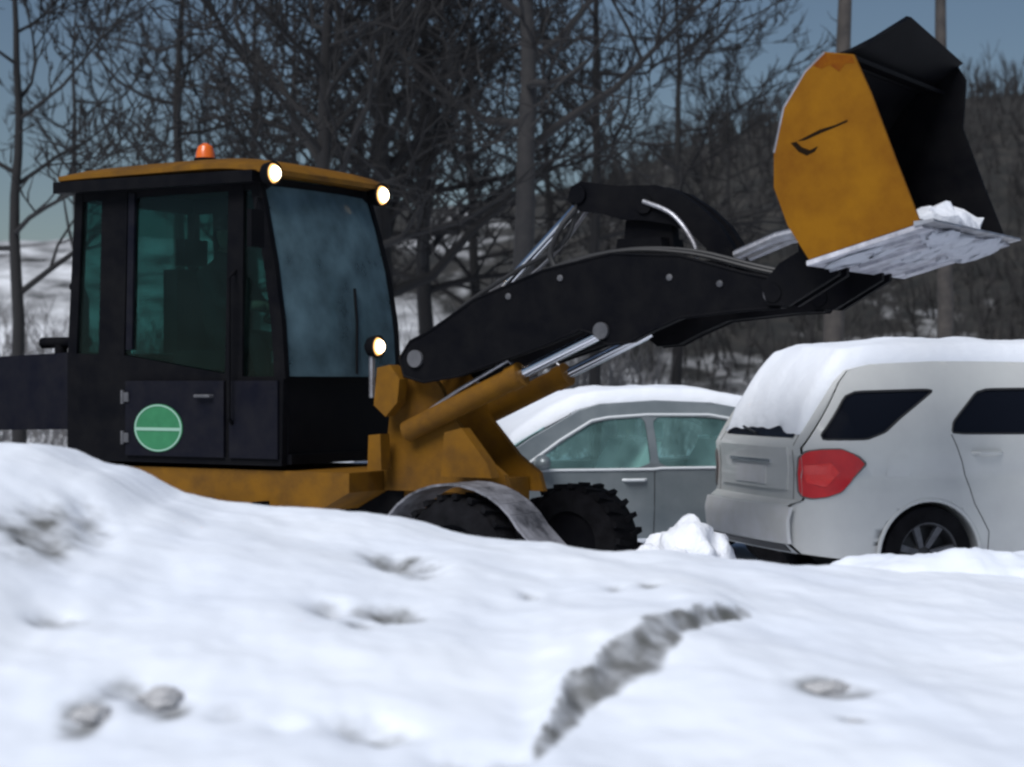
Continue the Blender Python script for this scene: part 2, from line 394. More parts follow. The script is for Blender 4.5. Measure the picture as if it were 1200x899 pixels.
# ------------------------------------------------------------------ clods on the bank
def clod(x, y, r, m, label, seed, sink=1.0):
    bm = bmesh.new()
    bmesh.ops.create_icosphere(bm, subdivisions=4, radius=1)
    for v in bm.verts:
        d = 1+.26*noise.fractal(v.co*1.5+Vector((seed*3.1, 0, 0)), .9, 2, 4)
        v.co = Vector((v.co.x*r[0]*d, v.co.y*r[1]*d, v.co.z*r[2]*d))
    o = obj('snow_clod', bm, m, None, smooth=60)
    z = max(bank_z(x, y)[0] if y < 12 else 0, 0)
    o.location = (x, y, z+r[2]*(1-sink)*.55); o.rotation_euler = (0, 0, seed)
    tag(o, label, 'snow clod', 'clods of ploughed snow')
clod(-1.01, 5.36, (.07, .06, .035), M['clod'], 'larger grey clod at lower left of the snow bank', 1)
clod(-1.175, 5.16, (.045, .06, .03), M['clod'], 'smaller brownish clod left of the larger grey clod', 2.2)
clod(.995, 5.80, (.09, .05, .028), M['clod'], 'flat grey clod alone at lower right of the snow bank', 3.4)
clod(1.0, 5.41, (.028, .025, .015), M['clod'], 'tiny grey clod just below the flat grey clod at right', .4)
clod(1.17, 12.3, (.34, .26, .36), M['white_clod'], 'tallest white snow lump, left of the rear bumper of the silver SUV', 5.1, -.5)
clod(.95, 12.0, (.22, .2, .27), M['white_clod'], 'white snow lump nearest the far front wheel of the loader', 6.3, -.5)
clod(1.55, 11.9, (.28, .2, .22), M['white_clod'], 'low white snow lump under the rear bumper of the silver SUV', 7.7, -.5)

# ------------------------------------------------------------------ trees
class Tubes:
    def __init__(s): s.v = []; s.f = []
    def seg(s, pts, rs, n):
        base = len(s.v)
        t0 = (pts[1]-pts[0]).normalized()
        u = t0.orthogonal().normalized()
        for i, p in enumerate(pts):
            t = (pts[min(i+1, len(pts)-1)]-pts[max(i-1, 0)])
            if t.length < 1e-6: t = t0
            t = t.normalized()
            u = (u-t*u.dot(t))
            u = u.normalized() if u.length > 1e-5 else t.orthogonal().normalized()
            w = t.cross(u)
            for k in range(n):
                a = 2*math.pi*k/n
                s.v.append(p+(u*math.cos(a)+w*math.sin(a))*rs[i])
        for i in range(len(pts)-1):
            for k in range(n):
                a = base+i*n+k; b = base+i*n+(k+1) % n
                s.f.append((a, b, b+n, a+n))
    def build(s, name, m, parent=None):
        me = bpy.data.meshes.new(name); me.from_pydata([tuple(q) for q in s.v], [], s.f)
        for p in me.polygons: p.use_smooth = True
        return link(name, me, m, parent)

def tree(x, y, h, r, label, seed, lean=(0, 0), first=.25, nb=16, spread=.55, m='bark', levels=4, up=.35, drop=-.1):
    rnd = random.Random(seed)
    root = empty('bare_tree', (x, y, 0))
    z0 = (hill_z(x, y) if y > 43 else 0)-.15
    root.location.z = z0
    tr = Tubes(); cr = Tubes()
    K = 14
    pts = []; rs = []
    wob = Vector((0, 0, 0))
    for i in range(K+1):
        t = i/K
        wob += Vector((rnd.uniform(-1, 1), rnd.uniform(-1, 1), 0))*r*.35
        pts.append(Vector((lean[0]*t*h, lean[1]*t*h, t*h))+wob); rs.append(r*(1-.86*t)**.9*(1+.5*max(0, .06-t)/.06))
    tr.seg(pts, rs, 9)
    def branch(p, d, L, rr, lev):
        n = 5 if lev <= 1 else (4 if lev == 2 else 3)
        q = [p]; dd = d.copy(); rad = [rr]
        for i in range(n):
            dd = (dd+Vector((rnd.uniform(-1, 1), rnd.uniform(-1, 1), rnd.uniform(-.8, 1)))*(.27+.05*lev)+Vector((0, 0, up*.22))).normalized()
            q.append(q[-1]+dd*L/n); rad.append(rr*(1-.75*(i+1)/n))
        cr.seg(q, rad, 5 if lev <= 1 else 3)
        if lev < levels:
            k = rnd.randint(4, 6) if lev <= 1 else rnd.randint(3, 4)
            for j in range(k):
                t = rnd.uniform(.2, 1.0); i = min(int(t*n), n-1); f = t*n-i
                pp = q[i].lerp(q[i+1], f)
                side = Vector((rnd.uniform(-1, 1), rnd.uniform(-1, 1), rnd.uniform(-.6, .8))).normalized()
                nd = ((q[i+1]-q[i]).normalized()*.75+side*.75).normalized()
                branch(pp, nd, L*rnd.uniform(.42, .62), max(.019, rad[i]*.68), lev+1)
    for b_ in range(nb):
        t = first+(1-first)*(b_+rnd.random())/nb
        i = min(int(t*K), K-1); p = pts[i].lerp(pts[i+1], t*K-i)
        a = b_*2.4+rnd.uniform(-.5, .5)
        d = Vector((math.cos(a), math.sin(a), rnd.uniform(drop, .75))).normalized()
        branch(p, d, h*spread*(1-.55*(t-first)/(1-first))*rnd.uniform(.6, 1.0), max(.03, rs[i]*.55), 1)
    tr.build('trunk', M[m], root); cr.build('crown', M['bark' if m == 'bark' else 'twig'], root)
    tag(root, label, 'tree', 'bare trees behind the loader')
    return root
def atx(px, d): return (px-600)/2170*d
tree(atx(20, 30), 30, 9.5, .13, 'slim bare tree at the far left edge, left of the cab', 11, first=.3, nb=12, spread=.42, m='bark')
tree(atx(95, 42), 42, 10, .13, 'bare tree just left of the cab roof, behind the slim edge tree', 12, first=.5, nb=6, spread=.40)
tree(atx(215, 36), 36, 11, .16, 'bare tree behind the middle of the cab roof', 13, first=.42, nb=11, spread=.40)
tree(atx(372, 27), 27, 10, .17, 'leaning dark bare tree right behind the front of the cab', 14, lean=(.03, 0), first=.30, nb=26, spread=.42)
tree(atx(428, 31), 31, 11.5, .23, 'thick dark bare tree right of the leaning one behind the cab', 15, first=.26, nb=34, spread=.40)
tree(atx(505, 34), 34, 11.5, .18, 'bushy dark bare tree between the thick tree and the grey trunk', 16, first=.28, nb=34, spread=.42)
tree(atx(608, 27), 27, 12, .20, 'tall grey trunked tree above the middle of the lift arm', 17, first=.42, nb=16, spread=.40, m='bark2')
tree(atx(700, 31), 31, 11, .115, 'slender dark tree above the bellcrank of the loader', 18, first=.35, nb=14, spread=.38)
tree(atx(560, 44), 44, 12, .17, 'farther bare tree seen left of the tall grey trunk', 19, first=.25, nb=18, spread=.42)
tree(atx(790, 40), 40, 11, .14, 'farther bare tree between the slender dark tree and the raised bucket', 20, first=.42, nb=13, spread=.42)
tree(atx(300, 48), 48, 12.5, .18, 'farther bare tree between the two trees behind the cab roof', 21, first=.3, nb=16, spread=.42)
for px_, d_, h_, sd_, lb_ in ((455, 40, 12, 41, 'dark bare tree filling the gap right of the thick tree'),
        (655, 46, 12, 44, 'far bare tree between the grey trunk and the slender dark tree'), (335, 44, 12, 46, 'dark bare tree above the front half of the cab roof')):
    tree(atx(px_, d_), d_, h_, .15, lb_, sd_, lean=(random.uniform(-.05, .05), 0), first=.3, nb=13, spread=.42)
tree(atx(979, 29), 29, 14, .19, 'straight pale trunk directly behind the raised bucket', 22, first=.72, nb=8, spread=.2, m='bark3')
tree(atx(1100, 30), 30, 14, .16, 'straight pale trunk right of the bucket, behind the SUV roof', 23, first=.72, nb=8, spread=.2, m='bark3')
tree(atx(855, 58), 58, 8, .10, 'small far tree on the slope left of the bucket', 24, first=.3, nb=12, spread=.45)

# ------------------------------------------------------------------ brush
def brush(name, label, x0, x1, y0, y1, count, h, m, seed, rad=.012, fork=3):
    rnd = random.Random(seed); t = Tubes()
    for i in range(count):
        x = rnd.uniform(x0, x1); y = rnd.uniform(y0, y1)
        z = (hill_z(x, y) if y > 43 else 0)-.05
        hh = h*rnd.uniform(.35, 1.0)*(.6+.4*abs(noise.noise(Vector((x*.5, y*.5, seed)))*2))
        d = Vector((rnd.uniform(-.45, .45), rnd.uniform(-.45, .45), 1)).normalized()
        p = Vector((x, y, z)); q = [p]; 
        for k in range(3):
            d = (d+Vector((rnd.uniform(-.3, .3), rnd.uniform(-.3, .3), .05))).normalized(); q.append(q[-1]+d*hh/3)
        t.seg(q, [rad*1.4, rad, rad*.75, rad*.4], 3)
        for k in range(fork):
            j = rnd.choice((1, 2, 2)); dd = (d+Vector((rnd.uniform(-1, 1), rnd.uniform(-1, 1), rnd.uniform(-.1, .8)))*.8).normalized()
            t.seg([q[j], q[j]+dd*hh*.18, q[j]+(dd+Vector((rnd.uniform(-.3, .3), 0, .2)))*hh*.33], [rad*.7, rad*.5, rad*.3], 3)
    o = t.build(name, m); tag(o, label, 'brush', None, 'stuff')
brush('brush', 'tangle of grey leafless brush behind the lift arm', -7, 3, 36, 46, 420, 4.6, M['twig3'], 31, .02, 3)
brush('brush', 'low grey scrub at the foot of the slope, behind the sedan roof', 1, 8, 38, 46, 480, 2.4, M['twig3'], 32, .016, 3)
brush('brush', 'reddish brown brush above the roof of the silver SUV', 6, 16, 36, 45, 700, 2.6, M['twig2'], 33, .016, 3)
brush('brush', 'sparse pale scrub on the snowy slope left of the cab', -19, -6, 40, 60, 1500, 2.6, M['twig3'], 34, .018, 4)
brush('brush', 'dark thicket covering the upper hillside beside the bucket', 3, 28, 52, 86, 2600, 2.6, M['twig'], 35, .03, 3)

# ------------------------------------------------------------------ wheel loader
TH = R(-32)
L = empty('wheel_loader', (-1.294, 13.594, 0), TH)
tag(L, 'yellow and black wheel loader raising its bucket over the silver SUV', 'wheel loader')

# --- cab
HW = .70
FXT = [(.9, .07), (1.62, .08), (2.0, .05), (2.4, -.02), (2.75, -.11), (3.05, -.20)]
def fx(z):
    for (a, va), (c, vc) in zip(FXT, FXT[1:]):
        if z <= c: return va+(vc-va)*(z-a)/(c-a)
    return -.2
def cab_pillar(pts_b, pts_t): 
    bm = bmesh.new(); hexa(bm, pts_b+pts_t); return bm
frame = bmesh.new()
# lower tub panels (near side, far side, back, front)
for s in (-1, 1):
    y0, y1 = (s*HW, s*(HW-.06))
    prism(frame, [(-2.02, .97), (.06, .97), (.075, 1.60), (-.33, 1.60), (-1.44, 1.76), (-2.02, 1.78)], min(y0, y1), max(y0, y1))
box(frame, -2.05, -1.99, -.639, .639, .99, 1.75)
box(frame, .02, .07, -.639, .639, .99, 1.60)
box(frame, -2.0, .1, -.638, .638, .98, 1.05)
# pillars
for s in (-1, 1):
    def pil(xb0, xb1, xt0, xt1, zb, zt, w=.075):
        a, b_ = s*(HW-.002), s*(HW-w)
        ht = .04
        hexa(frame, [(xb0, a, zb), (xb1, a, zb), (xb1, b_, zb), (xb0, b_, zb), (xt0, a-s*ht, zt), (xt1, a-s*ht, zt), (xt1, b_-s*ht, zt), (xt0, b_-s*ht, zt)])
    pil(-2.02, -1.93, -1.98, -1.90, 1.75, 3.02, .06)
    pil(-1.70, -1.44, -1.70, -1.44, 1.72, 3.02)
    pil(-.46, -.30, -.46, -.32, 1.58, 3.02)
    Z = [1.58, 1.8, 2.0, 2.2, 2.4, 2.6, 2.8, 3.0]
    for za, zb_ in zip(Z, Z[1:]):                 # front corner post follows the curved windshield
        ya, yb = s*(.698-.04*(za-1.58)/1.44+.02*math.sin((za-1.58)/1.44*math.pi)), s*(.698-.04*(zb_-1.58)/1.44+.02*math.sin((zb_-1.58)/1.44*math.pi))
        hexa(frame, [(fx(za)-.085, ya, za), (fx(za)+.012, ya, za), (fx(za)+.012, ya-s*.05, za), (fx(za)-.085, ya-s*.05, za), (fx(zb_)-.085, yb, zb_), (fx(zb_)+.012, yb, zb_), (fx(zb_)+.012, yb-s*.05, zb_), (fx(zb_)-.085, yb-s*.05, zb_)])
    box(frame, -1.97, -.22, *sorted((s*.60, s*.655)), 2.93, 3.02)
box(frame, -.22, -.16, -.60, .60, 2.93, 3.02); box(frame, -1.97, -1.91, -.60, .60, 2.93, 3.02)
cf = obj('cab_frame', frame, M['black'], L, bevel=.012)
def pane(name, pts, m, parent, th=.008):
    bm = bmesh.new(); p = [Vector(q) for q in pts]
    nn = (p[1]-p[0]).cross(p[2]-p[0]).normalized()*th
    a = [bm.verts.new(q) for q in p]; b_ = [bm.verts.new(q+nn) for q in p]
    bm.faces.new(a); bm.faces.new(b_[::-1])
    for i in range(len(p)): bm.faces.new((a[i], b_[i], b_[(i+1) % len(p)], a[(i+1) % len(p)]))
    return obj(name, bm, m, parent, smooth=30)
for s in (-1, 1):
    y = s*.672; yt = s*.632
    pane('rear_side_window', [(-1.935, y, 1.77), (-1.69, y, 1.74), (-1.69, yt, 2.98), (-1.90, yt, 2.98)], M['cabglass'], cf)
    pane('front_side_window', [(-.31, y, 1.59), (.0, y, 1.59), (-.02, s*.662, 2.0), (-.08, s*.65, 2.4), (-.26, yt, 2.98), (-.33, yt, 2.98)], M['cabglass'], cf)
wb = bmesh.new(); G = []
for k in range(13):
    z = 1.60+1.36*k/12; hw_ = .655-.04*k/12+.02*math.sin(k/12*math.pi)
    G.append([[wb.verts.new((fx(z)+dx+.06*(1-v*v), v*hw_, z)) for v in frange(-1, 1, 14)] for dx in (0, -.008)])
for k in range(12):
    for j_ in range(14):
        wb.faces.new((G[k][0][j_], G[k][0][j_+1], G[k+1][0][j_+1], G[k+1][0][j_])); wb.faces.new((G[k][1][j_], G[k+1][1][j_], G[k+1][1][j_+1], G[k][1][j_+1]))
obj('windshield', wb, M['windshield'], cf, smooth=60)
pane('rear_window', [(-1.99, -.65, 1.75), (-1.99, .65, 1.75), (-1.95, .61, 2.95), (-1.95, -.61, 2.95)], M['cabglass'], cf)
for s in (-1, 1):
    db = bmesh.new()       # glazed door with its dark lower panel standing a little proud
    y0, y1 = s*.703, s*.725
    box(db, -1.40, -.45, min(y0, y1), max(y0, y1), 1.02, 1.57)
    hexa(db, [(-1.42, s*.70, 1.80), (-1.36, s*.70, 1.80), (-1.36, s*.65, 1.80), (-1.42, s*.65, 1.80), (-1.42, s*.67, 2.96), (-1.36, s*.67, 2.96), (-1.36, s*.62, 2.96), (-1.42, s*.62, 2.96)])
    d = obj('door', db, M['navy'], L, bevel=.01)
    pane('door_window', [(-1.43, s*.676, 1.765), (-.455, s*.676, 1.625), (-.455, s*.636, 2.97), (-1.43, s*.636, 2.97)], M['cabglass'], d)
    hb = bmesh.new(); tube(hb, [(-.55, s*.725, 1.46), (-.55, s*.76, 1.46), (-.69, s*.76, 1.46), (-.69, s*.725, 1.46)], .012, 8)
    obj('handle', hb, M['grey_metal'], d)
    for hz_ in (1.15, 1.45):
        hb = bmesh.new(); box(hb, -1.43, -1.36, *sorted((s*.70, s*.738)), hz_-.035, hz_+.035); tube(hb, [(-1.42, s*.735, hz_-.05), (-1.42, s*.735, hz_+.05)], .014, 8); obj('hinge', hb, M['grey_metal'], d)
    gb = bmesh.new(); tube(gb, [(-.38, s*.70, 1.25), (-.36, s*.77, 1.30), (-.36, s*.77, 2.3), (-.38, s*.67, 2.36)], .014, 8)
    obj('grab_rail', gb, M['black'], L)
# front quarter panel by the door, a shade bluer
pb = bmesh.new(); box(pb, -.40, .04, -.722, -.703, 1.02, 1.57); obj('side_panel', pb, M['navy'], L, bevel=.008)
# roof: crowned slab with a forward visor that dips
rb = bmesh.new()
top = []
nx_, ny_ = 20, 12
def roofpt(i, j, under):
    u = i/nx_; v = j/ny_*2-1
    x = -2.08+2.06*u
    e = 1-abs(2*u-1)**6*.12
    y = v*(.775*(1-.10*max(0, (u-.75)/.25)**2-.05*max(0, (.2-u)/.2)**2))
    ed = max(abs(v)**8, abs(2*u-1)**10)
    z = 3.17+.045*(1-v*v)*math.sin(math.pi*u)-.06*max(0, (u-.72)/.28)**2
    if under: z -= .13*(1-.35*ed)
    else: z -= .05*ed
    return (x, y, z)
tv = [[rb.verts.new(roofpt(i, j, False)) for j in range(ny_+1)] for i in range(nx_+1)]
bv = [[rb.verts.new(roofpt(i, j, True)) for j in range(ny_+1)] for i in range(nx_+1)]
for i in range(nx_):
    for j in range(ny_):
        rb.faces.new((tv[i][j], tv[i+1][j], tv[i+1][j+1], tv[i][j+1])); rb.faces.new((bv[i][j], bv[i][j+1], bv[i+1][j+1], bv[i+1][j]))
for i in range(nx_):
    rb.faces.new((tv[i][0], bv[i][0], bv[i+1][0], tv[i+1][0])); rb.faces.new((tv[i][ny_], tv[i+1][ny_], bv[i+1][ny_], bv[i][ny_]))
for j in range(ny_):
    rb.faces.new((tv[0][j], tv[0][j+1], bv[0][j+1], bv[0][j])); rb.faces.new((tv[nx_][j], bv[nx_][j], bv[nx_][j+1], tv[nx_][j+1]))
roof = obj('roof', rb, M['yellow'], L, smooth=50)
ub = bmesh.new(); 
for s in (-1, 1):
    hexa(ub, [(-2.09, s*.70, 2.99), (-.14, s*.66, 2.97), (-.14, s*.782, 2.97), (-2.09, s*.782, 2.99), (-2.09, s*.70, 3.075), (-.14, s*.66, 3.055), (-.14, s*.782, 3.055), (-2.09, s*.782, 3.075)])
box(ub, -2.095, -2.0, -.70, .70, 2.99, 3.075)
obj('roof_trim', ub, M['black'], roof, bevel=.02)
# beacon
bb = bmesh.new(); lathe(bb, [(0, .075), (.05, .07), (.10, .055), (.125, .02), (.127, .0)], (-.95, -.35, 3.215), 18, 'z', False)
bc = obj('beacon', bb, M['amber'], L)
bb = bmesh.new(); lathe(bb, [(-.04, .085), (.012, .085)], (-.95, -.35, 3.215), 18, 'z', False); obj('beacon_base', bb, M['black'], bc)
# work lights
def worklight(name, p, r, m, deep=.09, parent=L):
    bm = bmesh.new(); lathe(bm, [(-deep, r*.55), (-deep*.7, r*.95), (0, r*1.12), (.012, r*1.12), (.012, r*.95), (-.005, r*.9)], p, 20, 'x', False)
    h = obj(name, bm, M['black'], parent)
    bm = bmesh.new(); lathe(bm, [(-.003, r*.88), (.012, r*.8), (.024, r*.45), (.027, .0)], p, 20, 'x', False)
    obj('glow_disc', bm, M['halo'] if m is M['lamp'] else m, h)  # on bright lamps this disc paints the halo; the dim lamp just glows
    if m is M['lamp']:
        bm = bmesh.new(); lathe(bm, [(.018, r*.66), (.034, r*.55), (.042, r*.3), (.044, 0)], p, 20, 'x', False); obj('lens', bm, m, h)
    h.location = (0, 0, 0)
    return h
worklight('roof_light', (-.03, -.68, 3.03), .078, M['lamp'])
worklight('roof_light', (-.02, .60, 2.985), .082, M['lamp'])
for s, m, r in ((-1, M['lamp'], .072), (1, M['lamp_dim'], .05)):
    w = worklight('tower_light', (.60, s*.30, 1.81 if s < 0 else 1.785), r, m)
    bm = bmesh.new(); tube(bm, [(.55, s*.30, 1.78), (.55, s*.30, 1.45)], .022, 8); obj('lamp_post', bm, M['steel'], w)
# sticker
bm = bmesh.new(); lathe(bm, [(0, .185), (-.004, .185)], (-1.07, -.7265, 1.225), 40, 'y', False)
for v in bm.verts: v.co.z = 1.225+(v.co.z-1.225)*.95; v.co.x = -1.07+(v.co.x+1.07)*1.28
st = obj('round_sticker', bm, M['green'], L)
bm = bmesh.new(); box(bm, -1.29, -.85, -.7345, -.7315, 1.205, 1.228); obj('print_band', bm, M['white_print'], st)
bm = bmesh.new()
for a0 in range(40):
    a, b_ = 2*math.pi*a0/40, 2*math.pi*(a0+1)/40
    q = [(-1.07+math.cos(t)*rr*1.28, -.7335, 1.225+math.sin(t)*rr*.95) for t, rr in ((a, .168), (b_, .168), (b_, .180), (a, .180))]
    bm.faces.new([bm.verts.new(c) for c in q])
obj('print_ring', bm, M['white_print'], st)
# mirror
bm = bmesh.new(); tube(bm, [(-.17, -.66, 2.86), (-.05, -.84, 2.84), (-.04, -.86, 2.72)], .012, 8); mi = obj('mirror', bm, M['black'], L)
bm = bmesh.new(); box(bm, -.06, -.02, -.93, -.79, 2.50, 2.76); obj('mirror_head', bm, M['black'], mi, bevel=.015)
# wiper
bm = bmesh.new(); tube(bm, [(.155, .05, 1.62), (.12, .10, 2.0), (.075, .13, 2.25)], .01, 6); obj('wiper', bm, M['black'], cf)
# seat, column
bm = bmesh.new(); box(bm, -1.35, -.82, -.26, .26, 1.66, 1.80); box(bm, -1.46, -1.32, -.25, .25, 1.78, 2.42); box(bm, -1.44, -1.35, -.13, .13, 2.46, 2.66); box(bm, -1.25, -.95, -.16, .16, 1.04, 1.67)
obj('driver_seat', bm, M['seat'], L, bevel=.03)
bm = bmesh.new(); tube(bm, [(-.25, 0, 1.04), (-.30, 0, 1.70), (-.42, 0, 2.06)], .05, 10); box(bm, -.22, -.06, -.35, .35, 1.05, 1.74)
co = obj('steering_column', bm, M['interior'], L)
bm = bmesh.new(); c0 = Vector((-.44, 0, 2.09)); ax = Vector((-.42, 0, .9)).normalized(); e1 = Vector((0, 1, 0)); e2 = ax.cross(e1)
tube(bm, [c0+(e1*math.cos(a)+e2*math.sin(a))*.19 for a in frange(0, 2*math.pi, 28)], .014, 8, False)
for a in (0, 2.1, 4.2): tube(bm, [c0, c0+(e1*math.cos(a)+e2*math.sin(a))*.19], .01, 6)
obj('steering_wheel', bm, M['trim'], co)
# --- engine hood behind the cab
bm = bmesh.new(); prism(bm, [(-2.06, 1.20), (-4.1, 1.16), (-4.25, 1.30), (-4.25, 1.62), (-4.05, 1.72), (-2.06, 1.79)], -.60, .60)
hd = obj('engine_hood', bm, M['navy'], L, bevel=.05, seg=3)
for i in range(7):
    bm = bmesh.new(); box(bm, -3.7, -2.95, -.612, -.598, 1.27+i*.055, 1.298+i*.055); obj('grille_slat', bm, M['black'], hd, bevel=.004)
bm = bmesh.new(); tube(bm, [(-2.55, -.25, 1.75), (-2.55, -.25, 1.86)], .05, 14); tube(bm, [(-2.75, -.25, 1.875), (-2.25, -.25, 1.875)], .045, 14)
obj('air_cleaner', bm, M['black'], hd)
bm = bmesh.new(); tube(bm, [(-2.9, .35, 1.7), (-2.9, .35, 2.25), (-2.94, .35, 2.33), (-3.02, .35, 2.37)], .045, 14); obj('exhaust_stack', bm, M['black'], hd)
# --- chassis
bm = bmesh.new(); prism(bm, [(-1.9, .935), (.62, .935), (.62, .80), (.35, .66), (-.55, .66), (-.75, .72), (-1.75, .72), (-1.9, .80)], -.66, .66)
fr_ = obj('side_frame', bm, M['yellow'], L, bevel=.02)
bm = bmesh.new(); box(bm, -.62, -.08, -.80, -.662, .40, .44); box(bm, -.62, -.58, -.80, -.665, .40, .72); box(bm, -.12, -.08, -.80, -.665, .40, .72); box(bm, -.62, -.08, -.80, -.665, .60, .63)
obj('step', bm, M['black'], fr_)
bm = bmesh.new(); prism(bm, [(-4.2, .55), (-1.9, .50), (-1.9, 1.0), (-4.2, 1.0)], -.42, .42); box(bm, -4.35, -4.15, -.6, .6, .55, 1.0); obj('rear_frame', bm, M['yellow'], L, bevel=.03)
bm = bmesh.new(); box(bm, .0, .75, -.2, .2, .45, .9); tube(bm, [(.55, 0, .4), (.55, 0, 1.0)], .12, 14); obj('articulation_joint', bm, M['black'], L, bevel=.02)
# front frame with the two tower plates
ff = bmesh.new()
box(ff, .70, 1.55, -.19, .19, .42, .90)
for s in (-1, 1):
    y0, y1 = sorted((s*.20, s*.25))
    prism(ff, [(.62, .95), (.66, 1.28), (.72, 1.64), (.80, 1.72), (.95, 1.70), (1.10, 1.52), (1.22, 1.30), (1.45, 1.05), (1.62, .93), (1.66, .80), (.62, .80)], y0, y1)
fo = obj('front_frame', ff, M['yellow'], L, bevel=.015)
bm = bmesh.new(); prism(bm, [(.66, 1.40), (.69, 1.66), (.80, 1.68), (.88, 1.58), (.86, 1.42), (.76, 1.32)], -.43, -.33); prism(bm, [(.62, .94), (.63, 1.19), (.73, 1.20), (.74, .95)], -.45, -.34)
obj('step_bracket', bm, M['yellow'], fo, bevel=.015)
bm = bmesh.new(); prism(bm, [(1.25, .92), (1.28, 1.22), (1.42, 1.25), (1.62, 1.02), (1.66, .92)], -.47, -.37); obj('cylinder_bracket', bm, M['yellow'], fo, bevel=.012)
# --- lift arms
ARM = [(.86, 1.72), (.95, 1.84), (1.10, 1.90), (1.479, 2.115), (2.016, 2.293), (2.53, 2.385), (3.021, 2.355), (3.45, 2.235), (3.68, 2.185), (3.775, 2.10), (3.70, 2.01), (3.491, 2.005),
       (3.021, 1.965), (2.80, 1.88), (2.655, 1.813), (2.50, 1.80), (2.40, 1.87), (2.30, 1.90), (2.016, 1.80), (1.341, 1.60), (1.06, 1.56), (.90, 1.60)]
for s in (-1, 1):
    bm = bmesh.new(); y0, y1 = sorted((s*.30, s*.40)); prism(bm, ARM, y0, y1)
    a_ = obj('lift_arm', bm, M['black'], L, bevel=.012)
    bm = bmesh.new(); tube(bm, [(x, s*.398, z) for x, z in ARM+ARM[:1]], .011, 6, False); obj('arm_flange', bm, M['black'], a_)
    for hx_, hz_ in ((1.75, 2.13), (2.15, 2.24), (2.95, 2.22), (3.3, 2.17)):
        bm = bmesh.new(); lathe(bm, [(s*.398, .022), (s*.410, .022), (s*.413, .012), (s*.413, 0)], (hx_, 0, hz_), 8, 'y', False); obj('bolt_head', bm, M['grey_metal'], a_)
    for p in ((1.0, 1.72, .06), (2.46, 1.89, .055), (3.66, 2.10, .06)):
        bm = bmesh.new(); lathe(bm, [(s*.395, p[2]), (s*.425, p[2]), (s*.425, .0)], (p[0], 0, p[1]), 16, 'y', False)
        obj('pin', bm, M['grey_metal'], a_)
bm = bmesh.new(); tube(bm, [(2.42, -.31, 2.18), (2.42, .31, 2.18)], .13, 18); obj('cross_tube', bm, M['black'], L)
bm = bmesh.new(); tube(bm, [(1.0, -.36, 1.72), (1.0, .36, 1.72)], .06, 14); obj('cross_tube', bm, M['black'], L)
# lift cylinders
for s in (-1, 1):
    bm = bmesh.new(); y = s*.31 if s < 0 else .30
    a_, b_, c_ = Vector((.86, y, 1.215)), Vector((1.74, y, 1.655)), Vector((2.46, y, 1.90))
    b_ = a_.lerp(c_, .57)+Vector((0, 0, .0))
    tube(bm, [a_, b_], .075, 18); tube(bm, [a_+(c_-a_)*.53, b_+(c_-a_)*.015], .085, 18)
    lc = obj('lift_cylinder', bm, M['yellow'], L)
    bm = bmesh.new(); tube(bm, [b_, c_], .038, 14); obj('rod', bm, M['chrome'], lc)
    bm = bmesh.new(); tube(bm, [a_+Vector((.1, 0, .10)), a_+Vector((.45, 0, .30)), b_+Vector((-.08, 0, .10)), b_+Vector((-.03, 0, .06))], .014, 8); obj('hydraulic_line', bm, M['steel'], lc)
# bellcrank with its upright, tilt cylinder, link
BELL = [(2.03, 2.78), (2.06, 2.87), (2.135, 2.90), (2.42, 2.855), (2.70, 2.845), (2.86, 2.79), (3.025, 2.683), (3.16, 2.56), (3.24, 2.44), (3.285, 2.33), (3.22, 2.25), (3.12, 2.28),
        (3.06, 2.42), (2.95, 2.52), (2.80, 2.585), (2.60, 2.62), (2.448, 2.63), (2.28, 2.68), (2.13, 2.70)]
bm = bmesh.new(); prism(bm, BELL, -.11, -.05); prism(bm, BELL, .05, .11); 
for p in ((2.12, 2.81), (2.62, 2.72), (3.2, 2.36)): tube(bm, [(p[0], -.13, p[1]), (p[0], .13, p[1])], .06, 14)
be = obj('bellcrank', bm, M['black'], L, bevel=.01)
bm = bmesh.new(); prism(bm, [(2.40, 2.12), (2.44, 2.62), (2.55, 2.78), (2.68, 2.78), (2.78, 2.62), (2.82, 2.2), (2.70, 2.10)], -.045, .045); prism(bm, [(2.40, 2.2), (2.44, 2.5), (2.76, 2.5), (2.82, 2.2)], -.16, .16)
obj('bellcrank_bracket', bm, M['black'], L, bevel=.01)
bm = bmesh.new(); a_, c_ = Vector((.80, 0, 1.62)), Vector((2.12, 0, 2.81)); tube(bm, [a_, a_.lerp(c_, .50)], .06, 16); tube(bm, [a_.lerp(c_, .47), a_.lerp(c_, .51)], .07, 16)
tcy = obj('tilt_cylinder', bm, M['grey_metal'], L)
bm = bmesh.new(); tube(bm, [a_.lerp(c_, .5), c_], .032, 12); obj('rod', bm, M['chrome'], tcy)
def hose(pts, r=.016, m='hose', par=L):
    bm = bmesh.new(); P = [Vector(p) for p in pts]; out = []
    for i in range(len(P)-1):
        p0, p1, p2, p3 = P[max(i-1, 0)], P[i], P[i+1], P[min(i+2, len(P)-1)]
        for k in range(6):
            t = k/6; out.append(.5*((2*p1)+(-p0+p2)*t+(2*p0-5*p1+4*p2-p3)*t*t+(-p0+3*p1-3*p2+p3)*t**3))
    out.append(P[-1]); tube(bm, out, r, 8); return obj('hose', bm, M[m], par)
hose([(.75, -.1, 1.55), (1.1, -.14, 2.0), (1.6, -.12, 2.30), (2.0, -.10, 2.5), (2.10, -.10, 2.75)])
hose([(.75, .12, 1.55), (1.2, .15, 2.02), (1.75, .15, 2.42), (2.05, .12, 2.72)], .014, 'steel')
hose([(2.1, -.12, 2.72), (2.0, -.16, 2.58), (1.93, -.16, 2.42), (1.98, -.16, 2.30)], .02)
